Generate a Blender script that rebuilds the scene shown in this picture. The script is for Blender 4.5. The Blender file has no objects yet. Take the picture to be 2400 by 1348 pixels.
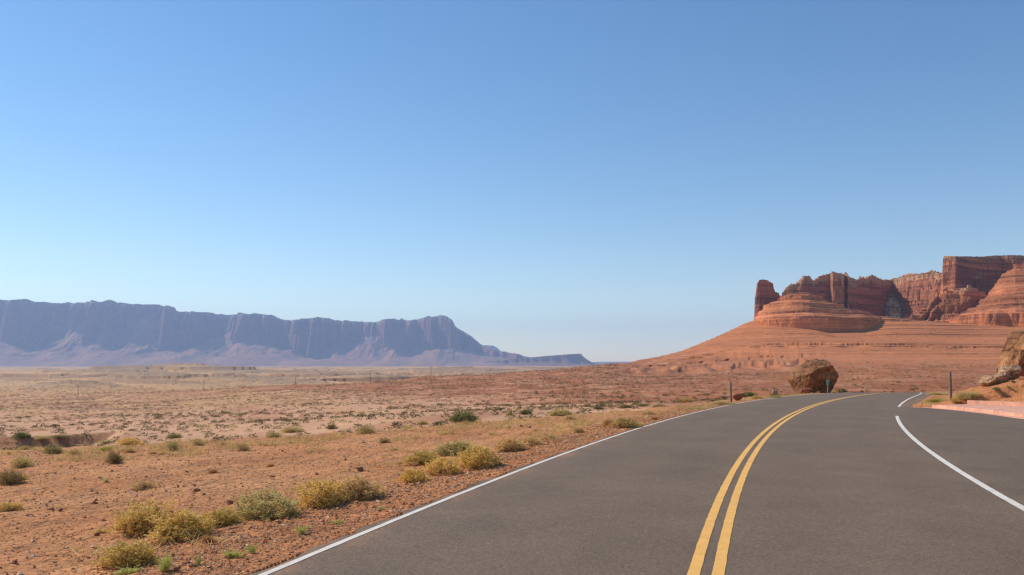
import bpy, math, random
import numpy as np
from mathutils import Vector, Matrix
R = math.radians
S = bpy.context.scene
COL = S.collection
rng = np.random.default_rng(7)
random.seed(7)

# ------------------------------------------------------------------ camera, sky, sun, exposure
F, CX, HY, EYE = 2000.0, 1200.0, 850.0, 1.8      # focal length and horizon row in photo pixels, eye height in metres
cam = bpy.data.cameras.new('camera')
cam.lens = 30.0; cam.sensor_width = 36.0; cam.sensor_fit = 'HORIZONTAL'
cam.shift_y = (HY - 674.0) / 2400.0
cam.clip_start = 0.1; cam.clip_end = 120000.0
cam_o = bpy.data.objects.new('camera', cam); COL.objects.link(cam_o)
cam_o.location = (0, 0, EYE); cam_o.rotation_euler = (R(90), 0, 0)
S.camera = cam_o

SUN_AZ, SUN_EL = -62.0, 40.0                      # degrees clockwise from +Y (the view direction), degrees above the horizon
W = bpy.data.worlds.new('World'); S.world = W; W.use_nodes = True
wn, wl = W.node_tree.nodes, W.node_tree.links
for n in list(wn): wn.remove(n)
sky = wn.new('ShaderNodeTexSky'); sky.sky_type = 'NISHITA'; sky.sun_disc = False
sky.sun_elevation = R(SUN_EL); sky.sun_rotation = R(SUN_AZ)
sky.altitude = 500.0; sky.air_density = 1.0; sky.dust_density = 0.1; sky.ozone_density = 0.7
bg = wn.new('ShaderNodeBackground'); bg.inputs['Strength'].default_value = 0.136
wo = wn.new('ShaderNodeOutputWorld')
hs = wn.new('ShaderNodeHueSaturation'); hs.inputs['Saturation'].default_value = 1.26
wl.new(sky.outputs['Color'], hs.inputs['Color']); wl.new(hs.outputs['Color'], bg.inputs['Color']); wl.new(bg.outputs['Background'], wo.inputs['Surface'])

sl = bpy.data.lights.new('sun', 'SUN'); sl.energy = 4.8; sl.angle = R(0.5); sl.color = (1.0, 0.93, 0.80)
so = bpy.data.objects.new('sun', sl); COL.objects.link(so)
sd = Vector((math.sin(R(SUN_AZ)) * math.cos(R(SUN_EL)), math.cos(R(SUN_AZ)) * math.cos(R(SUN_EL)), math.sin(R(SUN_EL))))
so.rotation_euler = sd.to_track_quat('Z', 'Y').to_euler(); so.location = (-30, 10, 40)

S.view_settings.view_transform = 'Standard'; S.view_settings.look = 'None'
S.view_settings.exposure = 0.0; S.view_settings.gamma = 1.0
S.render.engine = 'CYCLES'
S.cycles.use_denoising = True; S.cycles.denoiser = "OPENIMAGEDENOISE"; S.cycles.denoising_input_passes = "RGB_ALBEDO_NORMAL"; S.cycles.denoising_prefilter = "ACCURATE"
S.cycles.max_bounces = 6; S.cycles.diffuse_bounces = 2; S.cycles.volume_bounces = 1; S.cycles.transparent_max_bounces = 8
S.cycles.sample_clamp_indirect = 4.0
S.cycles.filter_width = 1.3

# ------------------------------------------------------------------ numpy noise
_ang = np.linspace(0, 2 * np.pi, 256, endpoint=False)
_GX, _GY = np.cos(_ang), np.sin(_ang)
def _h(a, b, c, seed):
    h = (a.astype(np.int64) * 374761393 + b.astype(np.int64) * 668265263 + c * 1440662683 + seed * 974634541) & 0xffffffff
    h = ((h ^ (h >> 13)) * 1274126177) & 0xffffffff
    h = ((h ^ (h >> 16)) * 2246822519) & 0xffffffff
    return h ^ (h >> 15)
def noise2(x, y, seed=0):                          # gradient noise, about -1 .. 1
    x, y = np.broadcast_arrays(np.asarray(x, float), np.asarray(y, float))
    ix, iy = np.floor(x), np.floor(y)
    fx, fy = x - ix, y - iy
    ix, iy = ix.astype(np.int64), iy.astype(np.int64)
    def g(dx, dy):
        k = _h(ix + dx, iy + dy, 0, seed) & 255
        return _GX[k] * (fx - dx) + _GY[k] * (fy - dy)
    u = fx * fx * fx * (fx * (fx * 6 - 15) + 10); v = fy * fy * fy * (fy * (fy * 6 - 15) + 10)
    a = g(0, 0); b = g(1, 0); c = g(0, 1); d = g(1, 1)
    return 1.5 * ((a + (b - a) * u) * (1 - v) + (c + (d - c) * u) * v)
def fbm(x, y, octv=4, seed=0, gain=0.5):
    s = 0; a = 1.0
    for o in range(octv):
        s = s + a * noise2(np.asarray(x) * 2 ** o + 17.3 * o, np.asarray(y) * 2 ** o - 9.1 * o, seed + o); a *= gain
    return s
def ridged(x, y, octv=3, seed=0):
    s = 0; a = 1.0
    for o in range(octv):
        s = s + a * (1 - 2 * np.abs(noise2(np.asarray(x) * 2 ** o, np.asarray(y) * 2 ** o, seed + o))); a *= 0.5
    return s
def noise3(p, seed=0):                             # value noise for the rocks
    i = np.floor(p).astype(np.int64); f = p - i; f = f * f * (3 - 2 * f)
    def v(a, b, c): return (_h(i[:, 0] + a, i[:, 1] + b, i[:, 2] + c, seed) & 65535) / 32767.5 - 1
    x0 = v(0, 0, 0) * (1 - f[:, 0]) + v(1, 0, 0) * f[:, 0]; x1 = v(0, 1, 0) * (1 - f[:, 0]) + v(1, 1, 0) * f[:, 0]
    x2 = v(0, 0, 1) * (1 - f[:, 0]) + v(1, 0, 1) * f[:, 0]; x3 = v(0, 1, 1) * (1 - f[:, 0]) + v(1, 1, 1) * f[:, 0]
    return (x0 * (1 - f[:, 1]) + x1 * f[:, 1]) * (1 - f[:, 2]) + (x2 * (1 - f[:, 1]) + x3 * f[:, 1]) * f[:, 2]
def fbm3(p, octv=4, seed=0, gain=0.5):
    s = 0; a = 1.0
    for o in range(octv): s = s + a * noise3(p * 2 ** o + 5.7 * o, seed + o); a *= gain
    return s
def sstep(a, b, x):
    t = np.clip((x - a) / (b - a), 0, 1); return t * t * (3 - 2 * t)
def lerp(a, b, t): return a + (b - a) * t
def terrace(z, L, strength, seed=0, jit=0.0):
    t = z / L + jit; fl = np.floor(t); f = t - fl
    k = (_h(fl.astype(np.int64), fl.astype(np.int64) * 0 + 3, 0, seed) & 255) / 255.0
    g = np.clip((f - 0.7) / 0.12, 0, 1)
    st = np.minimum(strength * (0.35 + 0.75 * k), 1.0)
    return (fl + f * (1 - st) + g * st - jit) * L

# ------------------------------------------------------------------ mesh and material helpers
def mesh_np(name, V, faces, mat, col=None, smooth=False, parent=None, colname='Col'):
    V = np.ascontiguousarray(V, dtype=np.float32); faces = np.ascontiguousarray(faces, dtype=np.int32)
    me = bpy.data.meshes.new(name); k = faces.shape[1]
    me.vertices.add(len(V)); me.vertices.foreach_set('co', V.ravel())
    me.loops.add(faces.size); me.loops.foreach_set('vertex_index', faces.ravel())
    me.polygons.add(len(faces)); me.polygons.foreach_set('loop_start', np.arange(0, faces.size, k, dtype=np.int32))
    me.polygons.foreach_set('use_smooth', np.full(len(faces), smooth, dtype=bool))
    me.update(calc_edges=True)
    if col is not None:
        a = me.attributes.new(colname, 'FLOAT_COLOR', 'POINT')
        c = np.ones((len(V), 4), np.float32); c[:, :col.shape[1]] = col; a.data.foreach_set('color', c.ravel())
    if mat: me.materials.append(mat)
    o = bpy.data.objects.new(name, me); COL.objects.link(o)
    if parent is not None: o.parent = parent
    return o
def grid_faces(nr, nc):
    i = np.arange(nr * nc).reshape(nr, nc)
    return np.stack([i[:-1, :-1].ravel(), i[:-1, 1:].ravel(), i[1:, 1:].ravel(), i[1:, :-1].ravel()], 1)
def empty(name, loc, rz=0):
    o = bpy.data.objects.new(name, None); COL.objects.link(o); o.location = loc; o.rotation_euler = (0, 0, rz)
    o.empty_display_size = 0.2
    return o
def tag(o, label=None, cat=None, group=None, kind=None):
    if label: o['label'] = label
    if cat: o['category'] = cat
    if group: o['group'] = group
    if kind: o['kind'] = kind
    return o
class MB:
    def __init__(s): s.v = []; s.f = []
    def box(s, x0, x1, y0, y1, z0, z1):
        b = len(s.v)
        s.v += [(x0, y0, z0), (x1, y0, z0), (x1, y1, z0), (x0, y1, z0), (x0, y0, z1), (x1, y0, z1), (x1, y1, z1), (x0, y1, z1)]
        s.f += [tuple(b + i for i in q) for q in ((3, 2, 1, 0), (4, 5, 6, 7), (0, 1, 5, 4), (1, 2, 6, 5), (2, 3, 7, 6), (3, 0, 4, 7))]
    def tube(s, pts, rad, n=10, cap=True):
        b = len(s.v)
        for p, r in zip(pts, rad):
            for k in range(n):
                a = 2 * math.pi * k / n; s.v.append((p[0] + r * math.cos(a), p[1] + r * math.sin(a), p[2]))
        for j in range(len(pts) - 1):
            for k in range(n):
                s.f.append((b + j * n + k, b + j * n + (k + 1) % n, b + (j + 1) * n + (k + 1) % n, b + (j + 1) * n + k))
        if cap:
            s.f.append(tuple(b + (len(pts) - 1) * n + k for k in range(n)))
    def build(s, name, mat, parent=None, bevel=0, smooth=False):
        me = bpy.data.meshes.new(name); me.from_pydata(s.v, [], s.f); me.update()
        if smooth:
            for p in me.polygons: p.use_smooth = len(p.vertices) == 4
        me.materials.append(mat)
        o = bpy.data.objects.new(name, me); COL.objects.link(o)
        if parent is not None: o.parent = parent
        if bevel:
            m = o.modifiers.new('bevel', 'BEVEL'); m.width = bevel; m.segments = 2
        return o

class NT:
    def __init__(s, name):
        s.m = bpy.data.materials.new(name); s.m.use_nodes = True; s.t = s.m.node_tree
        s.b = s.t.nodes['Principled BSDF']; s.b.inputs['Roughness'].default_value = 0.9
        s.b.inputs['Specular IOR Level'].default_value = 0.25
        s.tc = s.t.nodes.new('ShaderNodeTexCoord')
    def n(s, ty, **kw):
        n = s.t.nodes.new(ty)
        for k, v in kw.items(): setattr(n, k, v)
        return n
    def l(s, a, b): s.t.links.new(a, b)
    def mapped(s, scale, src=None):
        m = s.n('ShaderNodeMapping'); m.inputs['Scale'].default_value = scale
        s.l(src or s.tc.outputs['Object'], m.inputs['Vector']); return m.outputs['Vector']
    def noise(s, scale, detail=4, rough=0.6, vec=None):
        n = s.n('ShaderNodeTexNoise'); n.inputs['Scale'].default_value = scale; n.inputs['Detail'].default_value = detail
        n.inputs['Roughness'].default_value = rough
        s.l(vec or s.tc.outputs['Object'], n.inputs['Vector']); return n.outputs['Fac']
    def voronoi(s, scale, vec=None, feature='F1'):
        n = s.n('ShaderNodeTexVoronoi'); n.inputs['Scale'].default_value = scale; n.feature = feature
        s.l(vec or s.tc.outputs['Object'], n.inputs['Vector']); return n
    def ramp(s, fac, stops):
        n = s.n('ShaderNodeValToRGB'); e = n.color_ramp.elements
        while len(e) < len(stops): e.new(0.5)
        for el, (p, c) in zip(e, stops):
            el.position = p; el.color = (c, c, c, 1) if isinstance(c, (int, float)) else (*c, 1)
        s.l(fac, n.inputs['Fac']); return n.outputs['Color']
    def mix(s, fac, a, b, mode='MIX'):
        n = s.n('ShaderNodeMix', data_type='RGBA', blend_type=mode)
        for sock, v in ((n.inputs[0], fac), (n.inputs[6], a), (n.inputs[7], b)):
            if isinstance(v, (int, float)): sock.default_value = v
            elif isinstance(v, tuple): sock.default_value = (*v, 1)
            else: s.l(v, sock)
        return n.outputs[2]
    def math(s, op, a, b=None):
        n = s.n('ShaderNodeMath', operation=op)
        for sock, v in ((n.inputs[0], a), (n.inputs[1], b)):
            if v is None: continue
            if isinstance(v, (int, float)): sock.default_value = v
            else: s.l(v, sock)
        return n.outputs[0]
    def attr(s, name='Col'):
        return s.n('ShaderNodeAttribute', attribute_name=name).outputs['Color']
    def bump(s, height, strength, dist, prev=None):
        n = s.n('ShaderNodeBump'); n.inputs['Strength'].default_value = strength; n.inputs['Distance'].default_value = dist
        s.l(height, n.inputs['Height'])
        if prev is not None: s.l(prev, n.inputs['Normal'])
        return n.outputs['Normal']
    def done(s, color=None, normal=None, rough=None):
        if color is not None:
            if isinstance(color, tuple): s.b.inputs['Base Color'].default_value = (*color, 1)
            else: s.l(color, s.b.inputs['Base Color'])
        if normal is not None: s.l(normal, s.b.inputs['Normal'])
        if rough is not None: s.b.inputs['Roughness'].default_value = rough
        return s.m

def m_ground():
    t = NT('desert_soil')
    c = t.attr()
    peb = t.voronoi(17.0)
    tint = t.ramp(t.n('ShaderNodeSeparateColor').outputs[0], [(0, 0.6), (1, 1.2)])
    sep = t.n('ShaderNodeSeparateColor'); t.l(peb.outputs['Color'], sep.inputs[0])
    tint = t.ramp(sep.outputs[0], [(0.0, (0.62, 0.60, 0.62)), (0.35, (0.9, 0.9, 0.9)), (0.7, (1.05, 1.04, 1.02)), (1.0, (1.35, 1.36, 1.38))])
    c = t.mix(0.55, c, t.mix(1.0, c, tint, 'MULTIPLY'))
    n1 = t.ramp(t.noise(1.1, 5, 0.65), [(0.3, 0.82), (0.7, 1.16)])
    n2 = t.ramp(t.noise(0.06, 5, 0.6), [(0.3, 0.86), (0.7, 1.12)])
    c = t.mix(1.0, c, n1, 'MULTIPLY'); c = t.mix(1.0, c, n2, 'MULTIPLY')
    nb = t.bump(t.noise(9.0, 6, 0.7), 0.9, 0.05)
    nb = t.bump(peb.outputs['Distance'], 0.5, -0.03, nb)
    nb = t.bump(t.noise(0.35, 5, 0.65), 0.7, 0.7, nb)
    return t.done(c, nb, 0.95)
def m_rock(name, strata=True, bump=1.0, fine=1.0):
    t = NT(name)
    c = t.attr()
    if strata:
        v = t.mapped((0.005, 0.005, 0.20)); s = t.noise(1.0, 5, 0.7, v)
        at_ = t.n('ShaderNodeAttribute', attribute_name='Col')
        sb = t.noise(1.0, 3, 0.6, t.mapped((0.003, 0.003, 0.075)))
        c = t.mix(at_.outputs['Alpha'], c, t.ramp(sb, [(0.38, 0.72), (0.5, 1.0), (0.6, 1.15)]), 'MULTIPLY')
        c = t.mix(at_.outputs['Alpha'], c, t.ramp(s, [(0.36, 0.42), (0.45, 0.90), (0.53, 1.02), (0.62, 1.34)]), 'MULTIPLY')
    c = t.mix(1.0, c, t.ramp(t.noise(0.12 * fine, 6, 0.7), [(0.3, 0.82), (0.7, 1.18)]), 'MULTIPLY')
    h = t.noise(0.25 * fine, 8, 0.72)
    nb = t.bump(h, 0.8, 2.0 * bump / fine)
    if strata: nb = t.bump(s, 0.6, 1.5 * bump, nb)
    return t.done(c, nb, 0.95)
def m_boulder(name, base, dark, pale, sc=1.0):
    t = NT(name)
    n = t.noise(0.9 * sc, 6, 0.65)
    c = t.ramp(n, [(0.3, dark), (0.52, base), (0.72, pale)])
    v = t.mapped((0.5 * sc, 0.5 * sc, 3.2 * sc)); st = t.noise(1.0, 5, 0.6, v)
    c = t.mix(1.0, c, t.ramp(st, [(0.35, 0.7), (0.55, 1.0), (0.7, 1.15)]), 'MULTIPLY')
    pit = t.voronoi(4.5 * sc)
    wv = t.n('ShaderNodeVectorMath', operation='ADD'); dn = t.n('ShaderNodeTexNoise'); dn.inputs['Scale'].default_value = 1.6 * sc; dn.inputs['Detail'].default_value = 5
    t.l(t.tc.outputs['Object'], dn.inputs['Vector']); t.l(t.tc.outputs['Object'], wv.inputs[0]); t.l(dn.outputs['Color'], wv.inputs[1])
    ck = t.n('ShaderNodeTexVoronoi', feature='DISTANCE_TO_EDGE'); ck.inputs['Scale'].default_value = 0.75 * sc; t.l(wv.outputs[0], ck.inputs['Vector'])
    crack = t.ramp(ck.outputs['Distance'], [(0.0, 0.0), (0.035, 1.0)])
    c = t.mix(1.0, c, t.ramp(crack, [(0.0, 0.68), (1.0, 1.0)]), 'MULTIPLY')
    nb = t.bump(t.noise(1.6 * sc, 6, 0.6), 0.8, 0.16 / sc)
    nb = t.bump(pit.outputs['Distance'], 0.5, 0.05 / sc, nb)
    nb = t.bump(crack, 1.0, 0.10 / sc, nb)
    return t.done(c, nb, 0.92)
def m_leaf(name, a, b, trans=0.38):
    t = NT(name)
    oi = t.n('ShaderNodeObjectInfo')
    c = t.mix(t.attr('tint'), a, b)
    c = t.mix(1.0, c, t.ramp(oi.outputs['Random'], [(0, (0.82, 0.84, 0.8)), (1, (1.14, 1.1, 1.08))]), 'MULTIPLY')
    t.l(c, t.b.inputs['Base Color'])
    tr = t.n('ShaderNodeBsdfTranslucent'); t.l(c, tr.inputs['Color'])
    mx = t.n('ShaderNodeMixShader'); mx.inputs[0].default_value = trans
    out = [n for n in t.t.nodes if n.type == 'OUTPUT_MATERIAL'][0]
    t.l(t.b.outputs[0], mx.inputs[1]); t.l(tr.outputs[0], mx.inputs[2]); t.l(mx.outputs[0], out.inputs['Surface'])
    t.b.inputs['Roughness'].default_value = 0.85
    return t.m
def m_asphalt():
    t = NT('asphalt')
    fine = t.noise(95.0, 3, 0.8)
    agg = t.voronoi(70.0)
    c = t.ramp(fine, [(0.30, (0.095, 0.064, 0.042)), (0.5, (0.195, 0.131, 0.086)), (0.70, (0.29, 0.197, 0.130))])
    sp = t.n('ShaderNodeSeparateColor'); t.l(agg.outputs['Color'], sp.inputs[0])
    c = t.mix(1.0, c, t.ramp(sp.outputs[0], [(0.0, 0.66), (0.25, 0.95), (0.85, 1.03), (0.97, 1.35)]), 'MULTIPLY')
    c = t.mix(1.0, c, t.ramp(t.noise(0.45, 7, 0.7), [(0.32, 0.84), (0.68, 1.13)]), 'MULTIPLY')
    c = t.mix(1.0, c, t.ramp(t.noise(26.0, 4, 0.75), [(0.34, 0.76), (0.52, 0.98), (0.68, 1.16)]), 'MULTIPLY')
    c = t.mix(1.0, c, t.attr(), 'MULTIPLY')
    nb = t.bump(fine, 0.7, 0.006); nb = t.bump(agg.outputs['Distance'], 0.5, 0.005, nb)
    t.b.inputs['Specular IOR Level'].default_value = 0.3
    return t.done(c, nb, 0.85)
def m_paint(name, col, worn):
    t = NT(name)
    n = t.noise(30.0, 6, 0.75); n2 = t.noise(2.2, 5, 0.7)
    f = t.math('ADD', t.math('MULTIPLY', n, 0.5), t.math('MULTIPLY', n2, 0.5))
    c = t.mix(t.ramp(f, [(0.36, 1.0), (0.45, 0.0)]), col, worn)
    c = t.mix(1.0, c, t.ramp(t.noise(5.0, 5, 0.6), [(0.3, 0.88), (0.7, 1.06)]), 'MULTIPLY')
    return t.done(c, t.bump(t.noise(95.0, 3, 0.8), 0.5, 0.004), 0.75)
def m_plain(name, col, var=0.15, sc=6.0, rough=0.8, bump=0.0, metal=0.0):
    t = NT(name)
    c = t.mix(1.0, col, t.ramp(t.noise(sc, 6, 0.65), [(0.3, 1 - var), (0.7, 1 + var)]), 'MULTIPLY')
    t.b.inputs['Metallic'].default_value = metal
    return t.done(c, t.bump(t.noise(sc * 5, 5, 0.7), 0.6, bump) if bump else None, rough)

M = dict(
    soil=m_ground(), mesa=m_rock('red_sandstone', True), far=m_rock('far_sandstone', False, 8.0, 0.12),
    asphalt=m_asphalt(), white=m_paint('white_road_paint', (0.74, 0.66, 0.57), (0.33, 0.28, 0.24)),
    yellow=m_paint('yellow_road_paint', (0.84, 0.445, 0.115), (0.55, 0.32, 0.12)),
    kerb=m_plain('pink_concrete', (0.67, 0.34, 0.23), 0.24, 2.3, 0.88, 0.01),
    wood=m_plain('weathered_wood', (0.19, 0.145, 0.125), 0.3, 14.0, 0.85, 0.01),
    darkwood=m_plain('dark_pole_wood', (0.10, 0.072, 0.058), 0.2, 4.0, 0.9),
    galv=m_plain('galvanised_steel', (0.50, 0.47, 0.43), 0.12, 9.0, 0.5, 0, 0.3),
    green=m_plain('green_sign_face', (0.0, 0.30, 0.18), 0.08, 8.0, 0.5), signwhite=m_plain('white_sign_legend', (0.86, 0.88, 0.86), 0.05, 8.0, 0.5),
    boulder=m_boulder('ochre_boulder_rock', (0.32, 0.140, 0.058), (0.13, 0.050, 0.022), (0.44, 0.245, 0.115)),
    redrock=m_boulder('red_rock', (0.36, 0.135, 0.075), (0.22, 0.075, 0.045), (0.44, 0.20, 0.12), 2.0),
    palerock=m_boulder('pale_rock', (0.48, 0.28, 0.16), (0.30, 0.155, 0.08), (0.56, 0.37, 0.24), 2.0),
    stone=None,
    golden=m_leaf('golden_leaves', (0.66, 0.40, 0.10), (0.97, 0.72, 0.25)),
    straw=m_leaf('straw_leaves', (0.55, 0.34, 0.13), (0.93, 0.68, 0.32)),
    sage=m_leaf('sage_leaves', (0.50, 0.37, 0.13), (0.92, 0.73, 0.33)),
    olive=m_leaf('olive_leaves', (0.17, 0.122, 0.045), (0.42, 0.31, 0.12)),
    greenleaf=m_leaf('green_leaves', (0.17, 0.165, 0.05), (0.40, 0.37, 0.12)),
    lime=m_leaf('lime_leaves', (0.36, 0.36, 0.08), (0.66, 0.66, 0.18), 0.35),
    yellowgreen=m_leaf('yellow_green_leaves', (0.30, 0.30, 0.03), (0.55, 0.55, 0.05), 0.35),
    scrubleaf=m_leaf('scrub_leaves', (0.075, 0.058, 0.024), (0.30, 0.235, 0.09), 0.2),
    darkscrub=m_leaf('dark_scrub_leaves', (0.06, 0.058, 0.028), (0.17, 0.155, 0.065), 0.15),
    rust=m_leaf('rust_leaves', (0.40, 0.19, 0.055), (0.70, 0.36, 0.12)),
    twig=m_leaf('dry_twigs', (0.20, 0.115, 0.055), (0.44, 0.26, 0.125), 0.05),
)
def m_stone():
    t = NT('loose_stone')
    c = t.mix(1.0, t.attr('tint'), t.ramp(t.noise(40.0, 4, 0.6), [(0.3, 0.8), (0.7, 1.15)]), 'MULTIPLY')
    return t.done(c, None, 0.9)
M['stone'] = m_stone()

# ------------------------------------------------------------------ the lie of the land
def pt(px, py, Y): return ((px - CX) / F * Y, Y, EYE - (py - HY) / F * Y)
A_ROAD = 1.7e-4
def road_z(Y): return np.where(Y < 112, -A_ROAD * Y * Y, -A_ROAD * 112 * 112 - 2 * A_ROAD * 112 * (Y - 112))
_pl = np.polyfit([4.5, 7.27, 14.7, 22.2, 32.1, 42, 54, 68, 86.7], [-3.0, -2.11, .29, 2.9, 6.4, 10.5, 16.2, 23.1, 33.0], 3)
_py = np.polyfit([4.5, 7.3, 10.47, 18.5, 25.4, 36.9, 51.9, 70.6, 81], [0.85, 1.66, 2.62, 5.3, 7.8, 12.5, 19.7, 29.3, 34.8], 3)
_pr = np.polyfit([6.0, 10.9, 18.5, 22.9, 27.5, 31.5, 40.3, 51, 76.8], [5.0, 6.53, 9.07, 10.7, 12.4, 14.1, 18.2, 23.7, 36.8], 3)
def ext(p, Y):                                     # cubic fit, carried on straight past 95 m
    Yc = np.clip(Y, 4.5, 95); d = np.polyder(p)
    return np.polyval(p, Yc) + (Y - Yc) * np.polyval(d, Yc)
def XL(Y): return ext(_pl, Y)
def XY(Y): return ext(_py, Y)
def XR(Y): return ext(_pr, Y)
def asph_right(Y):                                 # right-hand edge of the asphalt: the pull-out's kerb, then the road's own edge
    k = np.interp(Y, [-50, 22, 26, 30, 33, 36.1, 38.6], [16.6, 17.0, 17.5, 18.0, 18.6, 19.1, 19.15])
    e = XR(Y) + np.interp(Y, [39, 42, 48, 80], [0.75, 0.6, 1.0, 1.3])
    return np.where(Y < 38.8, k, e)
def back_line(Y):                                  # where the dirt starts on the right
    k = np.interp(Y, [-50, 10, 34, 37.2, 39.8], [22.6, 22.8, 23.0, 22.35, 21.3])
    return np.where(Y < 39.9, k, asph_right(Y))
EDGE_PX = [-1500, -400, 0, 100, 380, 560, 700, 850, 980, 1150, 1300, 1500, 1620, 1720, 1850, 1960, 2100, 2160, 2200, 2300, 2400, 3900]
EDGE_Y = [30, 29, 28.5, 28.5, 28.5, 28.2, 28.5, 29, 31, 34, 36, 41, 47, 55, 90, 118, 118, 105, 62, 58, 58, 58]
NET = {
 -1500: [(40, -4.5), (60, -6.0)] + [(100, 1030), (160, 1000), (300, 968), (450, 950), (560, 938), (650, 930), (800, 932), (1000, 915), (1500, 897), (2500, 878), (4000, 868), (7000, 860.5)],
 0: [(40, -4.5), (60, -6.0)] + [(100, 1030), (160, 1000), (300, 968), (450, 950), (560, 938), (650, 930), (800, 932), (1000, 915), (1500, 897), (2500, 878), (4000, 868), (7000, 860.5)],
 350: [(40, -4.3), (60, -5.8), (100, 1018), (160, 990), (300, 958), (450, 940), (580, 925), (640, 920), (760, 926), (1000, 911), (1500, 893), (2500, 877), (4000, 867), (7000, 860)],
 700: [(40, -3.6), (60, -4.6), (100, 992), (150, 983), (250, 953), (400, 930), (520, 915), (620, 903), (740, -23.0), (1000, -31.0), (1500, 895), (2500, 877), (4000, 867), (7000, 859.5)],
 1050: [(45, -3.2), (60, -3.6), (100, 966), (150, 960), (250, 943), (400, 920), (550, 898), (720, 880), (880, -22.0), (1200, -31.0), (1600, 892), (2500, 876), (4000, 866), (7000, 859)],
 1400: [(55, -3.6), (70, -3.8), (100, 956), (150, 950), (250, 930), (400, 900), (600, 878), (850, 858), (960, 858), (1200, -20.0), (2500, 875), (4000, 865), (7000, 858.5)],
 1550: [(60, -3.4), (100, 947), (150, 944), (250, 922), (400, 895), (600, 870), (800, 850), (950, 830), (1100, 2.0), (1400, -20.0), (2500, -32.0), (7000, -34.0)],
 1750: [(70, -2.9), (100, 937), (150, 938), (250, 915), (400, 890), (600, 864), (800, 825), (900, 800), (1000, 775), (1200, 48.0), (1600, 20.0), (2500, -30.0), (7000, -34.0)],
 2100: [(120, -3.4), (160, 925), (250, 905), (400, 880), (600, 852), (800, 812), (950, 768), (1100, 50.0), (1600, 60.0), (2500, 20.0), (7000, -30.0)],
 2400: [(70, -2.2), (100, -3.4), (160, 925), (250, 905), (400, 880), (600, 852), (800, 810), (950, 768), (1100, 50.0), (1600, 60.0), (2500, 30.0), (7000, -30.0)],
 3900: [(70, -2.2), (100, -3.4), (160, 925), (250, 905), (400, 880), (600, 852), (800, 810), (950, 768), (1100, 50.0), (1600, 60.0), (2500, 30.0), (7000, -30.0)],
}
LGY = np.linspace(math.log(18), math.log(32000), 420)
_nc = np.array(sorted(NET)); _tab = []
for c in _nc:
    ys = [k[0] for k in NET[c]]; zs = [k[1] if k[1] < 400 and k[1] < 100 else EYE - (k[1] - HY) / F * k[0] for k in NET[c]]
    ys += [11500, 32000]; zs += [-49.0, -62.0]
    r = np.interp(LGY, np.log(ys), zs)
    ker = np.exp(-0.5 * (np.arange(-9, 10) / 2.6) ** 2); ker /= ker.sum()
    _tab.append(np.convolve(np.pad(r, 9, 'edge'), ker, 'valid'))
_tab = np.array(_tab)
def net_z(px, Y):
    j = np.clip(np.searchsorted(_nc, px, side='right') - 1, 0, len(_nc) - 2)
    t = np.clip((px - _nc[j]) / (_nc[j + 1] - _nc[j]), 0, 1); t = t * t * (3 - 2 * t) * 0.5 + t * 0.5
    q = np.clip((np.log(np.maximum(Y, 18.0)) - LGY[0]) / (LGY[1] - LGY[0]), 0, len(LGY) - 1.001)
    i = q.astype(int); f = q - i
    return lerp(lerp(_tab[j, i], _tab[j, i + 1], f), lerp(_tab[j + 1, i], _tab[j + 1, i + 1], f), t)
APRON_PX = [1425, 1440, 1500, 1540, 1580, 1620, 1650, 1700, 1740, 1772, 1850, 2150, 2300, 2900]
APRON_PY = [859, 855, 843, 836, 828, 814, 801, 780, 760, 746, 742, 750, 762, 762]
APRON_TOP = [EYE - (p - HY) / F * 1040 for p in APRON_PY]
HILLS = [  # px, distance, half width (px), half depth (m), height: low swells and benches out in the plain
    (165, 900, 130, 90, 6.0), (10, 760, 90, 50, 3.5), (330, 1350, 130, 160, 10.0), (255, 2300, 120, 240, 11.0), (420, 2700, 130, 300, 14.0), (560, 2300, 120, 200, 9.0),
    (560, 1500, 110, 140, 6.0), (650, 1250, 120, 100, 5.0), (130, 2900, 30, 60, 7.0), (880, 1700, 90, 120, 7.0), (960, 2900, 120, 200, 7.0), (1120, 2600, 160, 240, 7.0), (1240, 3400, 120, 240, 8.0)]
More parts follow.
